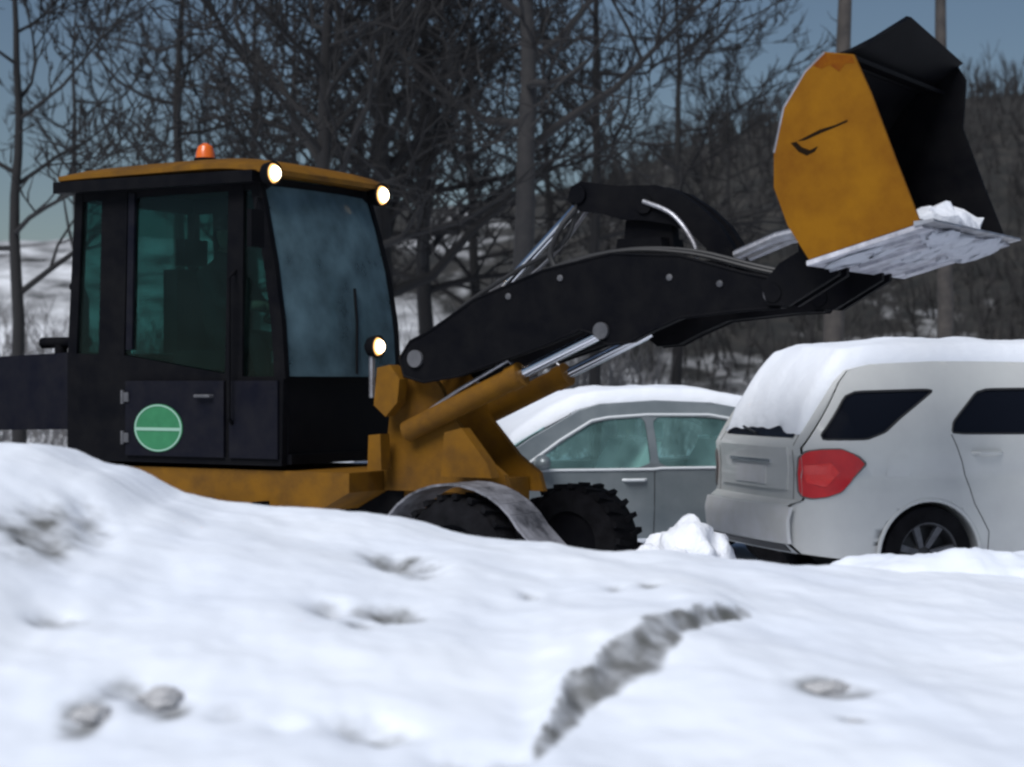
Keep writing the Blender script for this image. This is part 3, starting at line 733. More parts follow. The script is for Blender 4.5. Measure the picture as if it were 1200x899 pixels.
hose([(2.62, -.13, 2.74), (2.85, -.16, 2.64), (3.0, -.16, 2.45), (3.02, -.16, 2.32)], .016, 'steel')
hose([(1.0, -.24, 1.88), (1.45, -.25, 2.13), (2.0, -.25, 2.31), (2.5, -.25, 2.41), (3.0, -.25, 2.38), (3.45, -.25, 2.27), (3.66, -.22, 2.22)], .014)
hose([(1.0, -.20, 1.88), (1.45, -.21, 2.14), (2.0, -.21, 2.33), (2.5, -.21, 2.42), (3.0, -.21, 2.40), (3.45, -.21, 2.29), (3.66, -.18, 2.24)], .014)
bm = bmesh.new()
for y in (-.09, .09):
    tube(bm, [(3.22, y, 2.35), (3.55, y, 2.47), (3.88, y, 2.53)], .035, 10)
tube(bm, [(3.88, -.14, 2.53), (3.88, .14, 2.53)], .06, 14); tube(bm, [(3.22, -.12, 2.35), (3.22, .12, 2.35)], .05, 14)
obj('bucket_link', bm, M['steel'], L)
bm = bmesh.new()
for y in (-.36, .36):
    prism(bm, [(3.60, 2.15), (3.72, 2.28), (3.98, 2.42), (4.10, 2.36), (4.10, 2.20), (3.78, 2.02), (3.64, 2.03)], y-.09, y-.045); prism(bm, [(3.60, 2.15), (3.72, 2.28), (3.98, 2.42), (4.10, 2.36), (4.10, 2.20), (3.78, 2.02), (3.64, 2.03)], y+.045, y+.09)
    lathe(bm, [(-.10, .055), (.10, .055)], (3.68, y, 2.10), 14, 'y', False)
box(bm, 3.84, 3.98, -.44, .44, 2.28, 2.46)
obj('bucket_hitch', bm, M['black'], L, bevel=.01)
# --- bucket
PL = [(4.063, 2.27), (3.929, 2.475), (3.842, 2.70), (3.842, 2.906), (3.902, 3.165), (4.037, 3.365), (4.159, 3.468), (4.336, 3.437), (4.439, 3.208), (4.582, 2.833), (4.732, 2.453)]
BW = .78
bk_ = bmesh.new()
# shell: floor, curved back and top lip, 25 mm thick
sh = [(4.732, 2.453), (4.40, 2.362), (4.063, 2.27), (3.929, 2.475), (3.842, 2.70), (3.842, 2.906), (3.902, 3.165), (4.037, 3.365), (4.159, 3.468), (4.336, 3.437)]
cx_, cz_ = 4.25, 2.9
inn = []
for i, (x, z) in enumerate(sh):
    a_ = Vector(sh[max(i-1, 0)]); b_ = Vector(sh[min(i+1, len(sh)-1)]); t = (b_-a_).normalized(); nrm = Vector((t.y, -t.x))
    if nrm.dot(Vector((cx_-x, cz_-z))) < 0: nrm = -nrm
    inn.append((x+nrm.x*.025, z+nrm.y*.025))
prism(bk_, sh+inn[::-1], -BW, BW)
B = obj('bucket', bk_, M['black'], L)
for s in (-1, 1):
    bm = bmesh.new(); y0, y1 = sorted((s*BW, s*(BW+.025))); prism(bm, PL if s < 0 else PL[:6]+[(4.16, 3.47), (4.40, 3.62), (4.47, 3.50), (4.46, 3.30), (4.45, 3.19), (4.582, 2.833), (4.732, 2.453)], y0, y1)
    sp_ = obj('side_plate', bm, M['bucket_yellow'] if s < 0 else M['black'], B, bevel=.006)
    if s < 0:
        # worn patches and the dark scrape on the near plate
        yy = -(BW+.0265)
        def flat(pts, m, name, dy=0):
            b2 = bmesh.new(); b2.faces.new([b2.verts.new((x, yy-dy, z)) for x, z in pts]); obj(name, b2, m, sp_)
        flat([(4.045, 2.985), (4.13, 3.02), (4.225, 3.04), (4.30, 3.065), (4.30, 3.052), (4.22, 3.025), (4.14, 3.0), (4.04, 2.965), (3.99, 2.962)], M['mark'], 'scrape')
        flat([(3.95, 2.955), (3.985, 2.96), (4.02, 2.925), (4.07, 2.905), (4.12, 2.925), (4.10, 2.895), (4.05, 2.875), (4.0, 2.90)], M['mark'], 'scrape', .001)
        flat([(4.09, 3.395), (4.16, 3.458), (4.33, 3.43), (4.345, 3.385), (4.29, 3.39), (4.25, 3.345), (4.19, 3.39), (4.14, 3.37)], M['rust'], 'rust_patch')
bm = bmesh.new(); tube(bm, [(x, -BW-.02, z) for x, z in PL[3:7]], .009, 6); obj('worn_edge', bm, M['steel'], B)
bm = bmesh.new(); hexa(bm, [(4.05, -BW-.03, 2.235), (4.75, -BW-.03, 2.425), (4.75, BW+.03, 2.425), (4.05, BW+.03, 2.235), (4.05, -BW-.03, 2.262), (4.735, -BW-.03, 2.448), (4.735, BW+.03, 2.448), (4.05, BW+.03, 2.262)])
fl = obj('floor_plate', bm, M['frost_steel'], B)
for i in range(4):
    y = -.6+i*.4
    bm = bmesh.new(); hexa(bm, [(4.15, y-.05, 2.243), (4.66, y-.05, 2.380), (4.66, y+.05, 2.380), (4.15, y+.05, 2.243), (4.15, y-.05, 2.262), (4.66, y-.05, 2.4), (4.66, y+.05, 2.4), (4.15, y+.05, 2.262)])
    obj('wear_strip', bm, M['frost_steel'], fl)
bm = bmesh.new(); hexa(bm, [(4.70, -BW-.04, 2.432), (4.82, -BW-.04, 2.458), (4.82, BW+.04, 2.458), (4.70, BW+.04, 2.432), (4.70, -BW-.04, 2.462), (4.81, -BW-.04, 2.472), (4.81, BW+.04, 2.472), (4.70, BW+.04, 2.462)])
obj('cutting_edge', bm, M['steel'], B)
bm = bmesh.new()   # peaked spill guard
g0 = [(4.16, -BW, 3.44), (4.16, BW, 3.44), (4.42, BW+.02, 3.62), (4.36, .0, 3.79), (4.30, -.62, 3.52)]
a_ = [bm.verts.new(p) for p in g0]; b_ = [bm.verts.new((p[0]+.03, p[1], p[2]-.01)) for p in g0]
bm.faces.new(a_); bm.faces.new(b_[::-1])
for i in range(5): bm.faces.new((a_[i], b_[i], b_[(i+1) % 5], a_[(i+1) % 5]))
obj('spill_guard', bm, M['black'], B)
bm = bmesh.new(); ellipsoid(bm, (4.40, .25, 2.50), (.30, .48, .12), 24, 14)
for v in bm.verts: v.co += Vector((.05, .05, .09))*noise.fractal(v.co*6, .8, 2, 4)

sn = obj('snow_heap', bm, M['white_clod'], B)
for cx0, cy0, rx0, ry0, rz0 in ((4.60, .45, .17, .34, .05), (4.68, -.25, .10, .40, .035), (4.30, -.55, .22, .16, .03), (4.45, .05, .16, .2, .03)):
    bm = bmesh.new(); zz = 2.235+(cx0-4.05)*.271
    ellipsoid(bm, (cx0, cy0, zz-.006), (rx0, ry0, rz0), 28, 14)
    for v in bm.verts: v.co += Vector((.05, .07, .035))*noise.fractal(v.co*9, .8, 2, 4)+Vector((0, 0, (v.co.x-cx0)*.271))
    obj('packed_snow', bm, M['grey_snow'], B, smooth=60)
# --- wheels and fenders
def loader_wheel(x, y, s):
    r, w = .41, .36
    e = bpy.data.objects.new('wheel', None)
    bm = bmesh.new(); lathe(bm, [(-w*.5, r*.56), (-w*.52, r*.75), (-w*.47, r*.93), (-w*.36, r*.985), (0, r), (w*.36, r*.985), (w*.47, r*.93), (w*.52, r*.75), (w*.5, r*.56)], (x, y, r), 40, 'y', True)
    hub = bmesh.new(); lathe(hub, [(s*.02, 0), (s*.02, .12), (s*.06, .14), (s*.05, r*.45), (s*w*.40, r*.50), (s*w*.46, r*.57), (s*w*.36, r*.575), (-s*w*.4, r*.57), (-s*w*.4, 0)], (x, y, r), 28, 'y', False)
    wo = obj('wheel', hub, M['black'], L)
    ty = obj('tyre', bm, M['rubber'], wo)
    tr = bmesh.new()
    for k in range(22):
        for sd in (-1, 1):
            a = 2*math.pi*(k+(.5 if sd > 0 else 0))/22
            ca, sa = math.cos(a), math.sin(a); ta = (-sa, ca)
            def P(off, yy, rr): return (x+ca*rr+ta[0]*off, y+yy, r+sa*rr+ta[1]*off)
            y0, y1 = sorted((sd*.01, sd*w*.51)); sh = .035
            o0, o1 = (0, sh) if sd > 0 else (sh, 0)
            hexa(tr, [P(-.022+o0, y0, r*.96), P(.022+o0, y0, r*.96), P(.022+o1, y1, r*.92), P(-.022+o1, y1, r*.92), P(-.018+o0, y0, r*1.045), P(.018+o0, y0, r*1.045), P(.018+o1, y1, r*1.02), P(-.018+o1, y1, r*1.02)])
    obj('tread', tr, M['rubber'], wo)
for x in (1.58, -2.9):
    for s in (-1, 1): loader_wheel(x+(.06 if x > 0 else 0), s*.74, s)
for s in (-1, 1):
    bm = bmesh.new(); y0, y1 = s*.56, s*.93
    P = []
    for i in range(15):
        a = R(178-150*i/14); P.append((1.63+.55*math.cos(a)*1.05, .40+.49*math.sin(a)*1.0))
    P += [(2.28, .50), (2.36, .38)]
    for q0, q1 in zip(P, P[1:]):
        d = Vector((q1[0]-q0[0], q1[1]-q0[1])).normalized(); nn = Vector((-d.y, d.x))*.016
        if nn.dot(Vector((q0[0]-1.6, q0[1]-.46))) < 0: nn = -nn
        hexa(bm, [(q0[0], y0, q0[1]), (q1[0], y0, q1[1]), (q1[0], y1, q1[1]), (q0[0], y1, q0[1]), (q0[0]+nn.x, y0, q0[1]+nn.y), (q1[0]+nn.x, y0, q1[1]+nn.y), (q1[0]+nn.x, y1, q1[1]+nn.y), (q0[0]+nn.x, y1, q0[1]+nn.y)])
    bmesh.ops.remove_doubles(bm, verts=bm.verts[:], dist=.0005)
    if s < 0: obj('fender', bm, M['splash'], L, smooth=40)
    else: bm.free()
    bm = bmesh.new()
    for i in range(9):
        a = R(178-160*i/8); a2 = R(178-160*(i+1)/8)
        def Q(a, k): return (-2.9+.58*math.cos(a)*k, .46+.56*math.sin(a)*k)
        q0, q1, q2, q3 = Q(a, 1), Q(a2, 1), Q(a2, 1.04), Q(a, 1.04)
        hexa(bm, [(q0[0], y0, q0[1]), (q1[0], y0, q1[1]), (q1[0], y1, q1[1]), (q0[0], y1, q0[1]), (q3[0], y0, q3[1]), (q2[0], y0, q2[1]), (q2[0], y1, q2[1]), (q3[0], y1, q3[1])])
    obj('fender', bm, M['yellow'], L, smooth=40)

# ------------------------------------------------------------------ operator in the cab
def person():
    J = {'pel': ((-1.08, 0, 1.88), .15), 'bel': ((-1.10, 0, 2.06), .15), 'che': ((-1.10, 0, 2.28), .165), 'sho': ((-1.09, 0, 2.42), .12), 'nek': ((-1.07, 0, 2.52), .06), 'hed0': ((-1.05, 0, 2.60), .075),
         'ls': ((-1.08, .19, 2.38), .075), 'le': ((-.90, .26, 2.14), .058), 'lw': ((-.66, .17, 2.13), .042), 'lh': ((-.57, .16, 2.13), .04),
         'rs': ((-1.08, -.19, 2.38), .075), 're': ((-.90, -.26, 2.14), .058), 'rw': ((-.66, -.17, 2.13), .042), 'rh': ((-.57, -.16, 2.13), .04),
         'lp': ((-1.0, .10, 1.88), .105), 'lk': ((-.62, .14, 1.86), .08), 'la': ((-.52, .14, 1.42), .055), 'lt': ((-.36, .15, 1.36), .045),
         'rp': ((-1.0, -.10, 1.88), .105), 'rk': ((-.62, -.14, 1.86), .08), 'ra': ((-.52, -.14, 1.42), .055), 'rt': ((-.36, -.15, 1.36), .045)}
    E_ = [('pel', 'bel'), ('bel', 'che'), ('che', 'sho'), ('sho', 'nek'), ('nek', 'hed0'), ('sho', 'ls'), ('ls', 'le'), ('le', 'lw'), ('lw', 'lh'), ('sho', 'rs'), ('rs', 're'), ('re', 'rw'), ('rw', 'rh'),
          ('pel', 'lp'), ('lp', 'lk'), ('lk', 'la'), ('la', 'lt'), ('pel', 'rp'), ('rp', 'rk'), ('rk', 'ra'), ('ra', 'rt')]
    J = dict(J)
    for sd, hd_ in ((1, 'lh'), (-1, 'rh')):      # four fingers curled over the rim, thumb from the side
        h0 = Vector(J[hd_][0])
        for k in range(4):
            a_ = h0+Vector((.05, (k-1.5)*.018, .015)); b_ = a_+Vector((.035+.004*(k in (1, 2)), 0, -.02)); c_ = b_+Vector((.0, 0, -.032))
            for q, p in enumerate((a_, b_, c_)): J[f'{hd_}{k}{q}'] = (tuple(p), .0095-.001*q)
            E_ += [(hd_, f'{hd_}{k}0'), (f'{hd_}{k}0', f'{hd_}{k}1'), (f'{hd_}{k}1', f'{hd_}{k}2')]
        a_ = h0+Vector((.015, -sd*.04, .0)); b_ = a_+Vector((.03, -sd*.012, -.02))
        J[hd_+'t0'] = (tuple(a_), .011); J[hd_+'t1'] = (tuple(b_), .009); E_ += [(hd_, hd_+'t0'), (hd_+'t0', hd_+'t1')]
    keys = list(J)
    me = bpy.data.meshes.new('person'); me.from_pydata([J[k][0] for k in keys], [(keys.index(a), keys.index(b)) for a, b in E_], [])
    o = bpy.data.objects.new('person', me); COL.objects.link(o)
    sk = o.modifiers.new('skin', 'SKIN'); o.modifiers.new('sub', 'SUBSURF').levels = 1
    for i, k in enumerate(keys):
        me.skin_vertices[0].data[i].radius = (J[k][1],)*2; me.skin_vertices[0].data[i].use_root = (k == 'pel')
    dg = bpy.context.evaluated_depsgraph_get(); ev = o.evaluated_get(dg); m2 = bpy.data.meshes.new_from_object(ev)
    bpy.data.objects.remove(o, do_unlink=True)
    bm = bmesh.new(); bm.from_mesh(m2)
    hv = ellipsoid(bm, (-1.03, 0, 2.685), (.095, .076, .12), 24, 18)
    for v in hv:                                  # brow, eye sockets, nose, chin
        d = v.co-Vector((-1.03, 0, 2.685))
        if d.x > 0:
            d.x += .028*math.exp(-((d.y/.014)**2+((d.z+.012)/.026)**2))
            d.x -= .012*math.exp(-(((abs(d.y)-.032)/.014)**2+((d.z-.008)/.014)**2))
            d.x += .010*math.exp(-((d.y/.03)**2+((d.z+.10)/.02)**2))
            d.x += .006*math.exp(-((d.y/.025)**2+((d.z+.055)/.010)**2))
        v.co = Vector((-1.03, 0, 2.685))+d
    for sd in (-1, 1): ellipsoid(bm, (-1.04, sd*.078, 2.68), (.022, .010, .032), 10, 8)
    me = bpy.data.meshes.new('person'); bm.to_mesh(me); bm.free()
    me.materials.append(M['coat']); me.materials.append(M['skin'])
    for p in me.polygons:
        c = p.center; p.use_smooth = True
        if c.z > 2.54 or (c.x > -.62 and 2.05 < c.z < 2.2): p.material_index = 1
    o = bpy.data.objects.new('person', me); COL.objects.link(o)
    Mx = Matrix.Translation((-1.294, 13.594, 0)) @ Matrix.Rotation(TH, 4, 'Z')
    o.matrix_world = Mx
    tag(o, 'operator in a dark jacket and cap seated inside the loader cab', 'person')
    bm = bmesh.new(); ellipsoid(bm, (-1.04, 0, 2.735), (.108, .09, .095), 20, 14)
    bmesh.ops.delete(bm, geom=[v for v in bm.verts if v.co.z < 2.71], context='VERTS')
    prism(bm, [(-.95, 2.715), (-.86, 2.705), (-.86, 2.712), (-.95, 2.727)], -.065, .065)
    obj('cap', bm, M['hat'], o)
person()

# ------------------------------------------------------------------ cars
def sheet(outline, holes, yf, dx=.10, dz=.06):
    """filled outline with holes, cut into a fine grid and bent onto the body side"""
    bm = bmesh.new(); ed = []
    for loop in [outline]+holes:
        vs = [bm.verts.new((x, 0, z)) for x, z in loop]
        for i in range(len(vs)): ed.append(bm.edges.new((vs[i], vs[(i+1) % len(vs)])))
    bmesh.ops.triangle_fill(bm, use_beauty=True, edges=ed)
    xs = [p[0] for p in outline]; zs = [p[1] for p in outline]
    x = min(xs)+dx
    while x < max(xs):
        bmesh.ops.bisect_plane(bm, geom=bm.verts[:]+bm.edges[:]+bm.faces[:], plane_co=(x, 0, 0), plane_no=(1, 0, 0)); x += dx
    z = min(zs)+dz
    while z < max(zs):
        bmesh.ops.bisect_plane(bm, geom=bm.verts[:]+bm.edges[:]+bm.faces[:], plane_co=(0, 0, z), plane_no=(0, 0, 1)); z += dz
    for v in bm.verts: v.co.y = yf(v.co.x, v.co.z)
    return bm
def arch(cx, cz, r, n=14):
    return [(cx+r*math.cos(a), cz+r*math.sin(a)) for a in frange(math.pi, 0, n)]
def shell(bm, outline, hw, crown, skip):
    P = densify(outline, .06); V = [-1, -.985, -.95, -.85, -.6, -.3, 0, .3, .6, .85, .95, .985, 1]
    rows = []
    for x, z in P:
        w = hw(x, z); rows.append([bm.verts.new((x, v*w, z+crown(x, z)*(1-v*v))) for v in V])
    for i in range(len(P)):
        a, b_ = rows[i], rows[(i+1) % len(P)]
        mx, mz = (P[i][0]+P[(i+1) % len(P)][0])/2, (P[i][1]+P[(i+1) % len(P)][1])/2
        for k in range(len(V)-1):
            if skip(mx, mz, (V[k]+V[k+1])/2): continue
            bm.faces.new((a[k], a[k+1], b_[k+1], b_[k]))
def car_wheel(parent, x, y, s, r, w, spokes=7):
    hub = bmesh.new()
    lathe(hub, [(s*w*.10, 0), (s*w*.12, .06), (s*w*.06, .075), (s*w*.0, r*.56), (s*w*.42, r*.62), (s*w*.46, r*.68), (s*w*.30, r*.68), (-s*w*.4, r*.66), (-s*w*.4, 0)], (x, y, r), 32, 'y', False)
    wo = obj('wheel', hub, M['trim'], parent)
    bm = bmesh.new(); lathe(bm, [(-w*.5, r*.66), (-w*.53, r*.82), (-w*.46, r*.97), (-w*.3, r), (w*.3, r), (w*.46, r*.97), (w*.53, r*.82), (w*.5, r*.66)], (x, y, r), 40, 'y', True)
    obj('tyre', bm, M['rubber'], wo)
    bm = bmesh.new()
    for k in range(spokes):
        a = 2*math.pi*k/spokes+.2; ca, sa = math.cos(a), math.sin(a)
        def P(rr, t, d): return (x+ca*rr-sa*t, y+s*d, r+sa*rr+ca*t)
        hexa(bm, [P(.05, -.022, w*.10), P(r*.64, -.03, w*.28), P(r*.64, .03, w*.28), P(.05, .022, w*.10), P(.05, -.018, w*.2), P(r*.64, -.024, w*.42), P(r*.64, .024, w*.42), P(.05, .018, w*.2)])
    lathe(bm, [(s*w*.36, r*.62), (s*w*.47, r*.64), (s*w*.47, r*.69), (s*w*.36, r*.69)], (x, y, r), 32, 'y', True)
    obj('rim', bm, M['rim'], wo)
def snow_cap(name, label, x0, x1, y0, y1, base, thick, origin, rz, edge=.10, seed=0):
    """rounded layer of snow following the sheet metal below"""
    bm = bmesh.new(); nx, ny = 50, 30; T = []; Bt = []
    for i in range(nx+1):
        T.append([]); Bt.append([])
        for j in range(ny+1):
            u, v = i/nx, j/ny
            # rounded plan
            yy = y0+(y1-y0)*v; xx = x0+(x1-x0)*u
            xx += .03*noise.noise(Vector((yy*5, seed, 1)))*(1 if u in (0, 1) else 0)
            zb = base(xx, yy)
            e = min((xx-min(x0, x1))/edge, (max(x0, x1)-xx)/edge, (yy-y0)/edge, (y1-yy)/edge); e = max(0, min(1, e))
            h = thick*math.sqrt(max(0, 1-(1-e)**2))*(1+.22*fbm(xx*2.2+seed, yy*2.2, seed, 3))
            T[-1].append(bm.verts.new((xx, yy, zb+h))); Bt[-1].append(bm.verts.new((xx, yy, zb-.01)))
    for i in range(nx):
        for j in range(ny):
            bm.faces.new((T[i][j], T[i+1][j], T[i+1][j+1], T[i][j+1])); bm.faces.new((Bt[i][j], Bt[i][j+1], Bt[i+1][j+1], Bt[i+1][j]))
    for i in range(nx):
        bm.faces.new((T[i][0], Bt[i][0], Bt[i+1][0], T[i+1][0])); bm.faces.new((T[i][ny], T[i+1][ny], Bt[i+1][ny], Bt[i][ny]))
    for j in range(ny):
        bm.faces.new((T[0][j], T[0][j+1], Bt[0][j+1], Bt[0][j])); bm.faces.new((T[nx][j], Bt[nx][j], Bt[nx][j+1], T[nx][j+1]))
    o = obj(name, bm, M['roofsnow'], None, smooth=80); o.location = origin; o.rotation_euler = (0, 0, rz)
    tag(o, label, 'snow', None, 'stuff'); return o

# --- silver SUV seen from behind and its right side; local x runs forward from the rear bumper
SO, ST = (1.7687, 13.6225, 0), R(16)
SUV = empty('suv', SO, ST); tag(SUV, 'silver SUV with a red tail lamp and snow on its roof, parked at right', 'car', 'parked cars')
def suv_hw(x, z):
    w = .92
    if z > 1.10: w -= .26*((z-1.10)/.62)**1.25
    if z < .62: w -= .05*((.62-z)/.4)**1.3
    w -= .018*math.exp(-((z-.90)/.05)**2)
    if x < .40: w -= .20*((.40-x)/.40)**2.2
    if x > 4.2: w -= .22*((x-4.2)/.55)**2
    return w
SUV_OUT = [(.05, .36), (-.02, .44), (-.035, .60), (-.01, .70), (.055, .735), (.06, .95), (.045, 1.10), (.12, 1.22), (.34, 1.56), (.42, 1.64), (.60, 1.685), (1.2, 1.715), (2.2, 1.70), (2.75, 1.63),
           (3.0, 1.55), (3.65, 1.12), (4.35, 1.00), (4.65, .88), (4.74, .70), (4.74, .42), (4.60, .28)]+[(4.17, .28)]+arch(3.76, .34, .40)[::-1]+[(3.35, .28), (1.37, .28)]+arch(.95, .335, .395)[::-1]+[(.53, .30)]
QW = [(.135, 1.16), (.38, 1.49), (1.07, 1.508), (.90, 1.40), (.75, 1.305), (.62, 1.21), (.47, 1.16)]
DWN = [(1.137, 1.195), (1.164, 1.279), (1.42, 1.508), (2.1, 1.515), (2.1, 1.19)]
FWN = [(2.18, 1.19), (2.18, 1.515), (2.60, 1.47), (3.28, 1.16), (3.25, 1.13)]
QW, DWN, FWN = chaikin(QW), chaikin(DWN), chaikin(FWN)
body = bmesh.new()
for s in (-1, 1):
    t = sheet(SUV_OUT, [densify(QW, .1), densify(DWN, .1), densify(FWN, .1)], lambda x, z: s*suv_hw(x, z), .09, .045)
    me_ = bpy.data.meshes.new('t'); t.to_mesh(me_); t.free(); body.from_mesh(me_); bpy.data.meshes.remove(me_)
def suv_crown(x, z): return .035 if (z > 1.6) else (.02 if x > 3.6 and z > .85 else 0)
def suv_skip(x, z, v): return False
def suv_bow(bm):  # the tail is bowed: its middle stands farther back than its corners
    for v in bm.verts:
        if v.co.x < .6:
            k = (1-min(1, abs(v.co.y)/.92)**2); v.co.x -= .07*k*max(0, 1-v.co.x/.6)
sb = bmesh.new(); shell(sb, SUV_OUT, suv_hw, suv_crown, suv_skip); suv_bow(sb)
me_ = bpy.data.meshes.new('t'); sb.to_mesh(me_); sb.free(); body.from_mesh(me_); bpy.data.meshes.remove(me_)
bmesh.ops.remove_doubles(body, verts=body.verts[:], dist=.004)
bo = obj('body', body, M['silver'], SUV, smooth=42)
for s in (-1, 1):
    for nm, w_ in (('quarter_window', QW), ('door_window', DWN), ('door_window', FWN)):
        o = obj(nm, sheet(w_, [], lambda x, z: s*(suv_hw(x, z)-.012), .1, .06), M['tint'], SUV)
        fb = bmesh.new(); P = densify(w_, .06)
        tube(fb, [(x, s*(suv_hw(x, z)-.004), z) for x, z in P+P[:1]], .009, 6, False); obj('window_seal', fb, M['trim'], o)
def tail_x(y, x): return x-.07*(1-min(1, abs(y)/.92)**2)*max(0, 1-x/.6)
def rear_line(z):   # x of the tail surface at height z
    P = [(.36, .05), (.44, -.02), (.60, -.035), (.70, -.01), (.735, .055), (.95, .06), (1.10, .045), (1.22, .12), (1.56, .34), (1.64, .42)]
    for (a, xa), (c, xc) in zip(P, P[1:]):
        if z <= c: return xa+(xc-xa)*(z-a)/(c-a)
    return .42
def rear_patch(name, z0, z1, w0, w1, off, m, parent, nz=6, ny=16, thick=.012):
    bm = bmesh.new(); A = []; C = []
    for i in range(nz+1):
        z = z0+(z1-z0)*i/nz; w = w0+(w1-w0)*i/nz; A.append([]); C.append([])
        for j in range(ny+1):
            y = (j/ny*2-1)*w; x = tail_x(y, rear_line(z)); A[-1].append(bm.verts.new((x-off, y, z))); C[-1].append(bm.verts.new((x-off+thick+off, y, z)))
    for i in range(nz):
        for j in range(ny): bm.faces.new((A[i][j], A[i+1][j], A[i+1][j+1], A[i][j+1]))
    for i in range(nz):
        bm.faces.new((A[i][0], C[i][0], C[i+1][0], A[i+1][0])); bm.faces.new((A[i][ny], A[i+1][ny], C[i+1][ny], C[i][ny]))
    for j in range(ny):
        bm.faces.new((A[0][j], A[0][j+1], C[0][j+1], C[0][j])); bm.faces.new((A[nz][j], C[nz][j], C[nz][j+1], A[nz][j+1]))
    return obj(name, bm, m, parent, smooth=40)
rear_patch('rear_window', 1.17, 1.50, .60, .54, .006, M['tint'], SUV)
gate = rear_patch('tailgate_panel', .80, 1.10, .58, .60, .012, M['silver'], SUV)
rear_patch('plate_recess', .83, .96, .27, .27, .018, M['silver_dirty'], gate, 3, 6)
rear_patch('chrome_strip', .985, 1.01, .36, .36, .026, M['chrome'], gate, 2, 8)
rear_patch('rear_bumper', .43, .69, .74, .76, .014, M['silver_dirty'], SUV)
rear_patch('bumper_valance', .37, .42, .66, .66, .010, M['trim'], SUV, 3, 10)
bm = bmesh.new(); box(bm, .26, .48, -.48, .48, 1.575, 1.60); 
for v in bm.verts:
    if v.co.x < .3: v.co.z -= .01
obj('roof_spoiler', bm, M['silver'], SUV, bevel=.01)
# tail lamps wrap from the flank onto the tail
TL = [(.02, .80), (.02, 1.03), (.06, 1.075), (.15, 1.09), (.27, 1.093), (.40, 1.04), (.455, .99), (.38, .91), (.27, .80), (.18, .765), (.09, .752), (.04, .762)]
TL = chaikin(TL)
for s in (-1, 1):
    bm = sheet(TL, [], lambda x, z: s*(suv_hw(x, z)+.018-.02*((x-.2)/.3)**2), .05, .05)
    tl = obj('tail_lamp', bm, M['red'], SUV, smooth=60)
    for q in ([(.06, .86), (.05, .98), (.20, 1.0), (.26, .93), (.17, .83)],):
        bm = sheet(q, [], lambda x, z: s*(suv_hw(x, z)+.024-.02*((x-.2)/.3)**2), .04, .04); obj('brake_lens', bm, M['red_deep'], tl, smooth=60)
    bm = bmesh.new(); tube(bm, [(x, s*(suv_hw(x, z)+.006), z) for x, z in densify(TL, .05)+TL[:1]], .008, 6, False); obj('lamp_seal', bm, M['seam'], tl)
    # door cut lines, handle, arch lip
    for ln in ([(1.13, 1.19), (1.20, 1.0), (1.30, .70), (1.42, .50), (1.42, .36)], [(2.14, 1.20), (2.14, .8), (2.12, .36)]):
        P = [p for k in range(len(ln)-1) for p in [(ln[k][0]+(ln[k+1][0]-ln[k][0])*q/6, ln[k][1]+(ln[k+1][1]-ln[k][1])*q/6) for q in range(6)]]+[ln[-1]]
        bm = bmesh.new(); tube(bm, [(x, s*(suv_hw(x, z)+.0005), z) for x, z in P], .004, 5)
        obj('door_seam', bm, M['seam'], SUV)
    bm = bmesh.new(); tube(bm, [(1.28, s*(suv_hw(1.3, 1.05)-.01), 1.06), (1.32, s*(suv_hw(1.3, 1.05)+.035), 1.06), (1.48, s*(suv_hw(1.4, 1.05)+.035), 1.06), (1.52, s*(suv_hw(1.5, 1.05)-.01), 1.06)], .014, 8); obj('door_handle', bm, M['silver'], SUV)
    for cx, rr in ((.95, .398), (3.76, .403)):
        bm = bmesh.new(); tube(bm, [(cx+rr*math.cos(a), s*(suv_hw(cx, .6)-.004), .335+rr*math.sin(a)) for a in frange(math.pi, 0, 24)], .016, 8); obj('arch_lip', bm, M['silver'], SUV)
    car_wheel(SUV, .95, s*.79, s, .345, .235); car_wheel(SUV, 3.76, s*.79, s, .345, .235)
bm = bmesh.new(); tube(bm, [(tail_x(0, rear_line(1.19))-.02, 0, 1.19), (tail_x(.3, rear_line(1.23))-.02, .30, 1.23)], .008, 6); obj('rear_wiper', bm, M['trim'], SUV)
for s in (-1, 1):
    bm = bmesh.new(); tube(bm, [(tail_x(s*.665, rear_line(z))-.002, s*(.665 if z < 1.1 else .665-.14*(z-1.1)), z) for z in frange(.74, 1.5, 16)], .003, 5); obj('tailgate_seam', bm, M['seam'], SUV)
bm = sheet([(.62, .90), (.62, 1.04), (.80, 1.04), (.80, .90)], [], lambda x, z: -(suv_hw(x, z)+.003), .05, .05); obj('fuel_flap', bm, M['silver'], SUV)
bm = bmesh.new(); box(bm, .6, 4.2, -.70, .70, .33, .40); obj('underbody', bm, M['trim'], SUV)
def suv_top(x, y):
    P = [(.0, 1.10), (.12, 1.22), (.34, 1.56), (.42, 1.64), (.60, 1.685), (1.2, 1.715), (2.2, 1.70), (2.75, 1.63), (3.0, 1.55), (3.4, 1.30)]
    k = (1-min(1, abs(y)/.92)**2); xx = x+.07*k*max(0, 1-x/.6)
    z = P[0][1]
    for (a, za), (c, zc) in zip(P, P[1:]):
        if xx >= a: z = za+(zc-za)*min(1, (xx-a)/(c-a))
    return z+(.035*(1-(y/.7)**2) if x > .4 else .0)
snow_cap('roof_snow', 'thick snow layer on the roof of the silver SUV', .065, 3.0, -.665, .665, suv_top, .135, SO, ST, .13, 3)

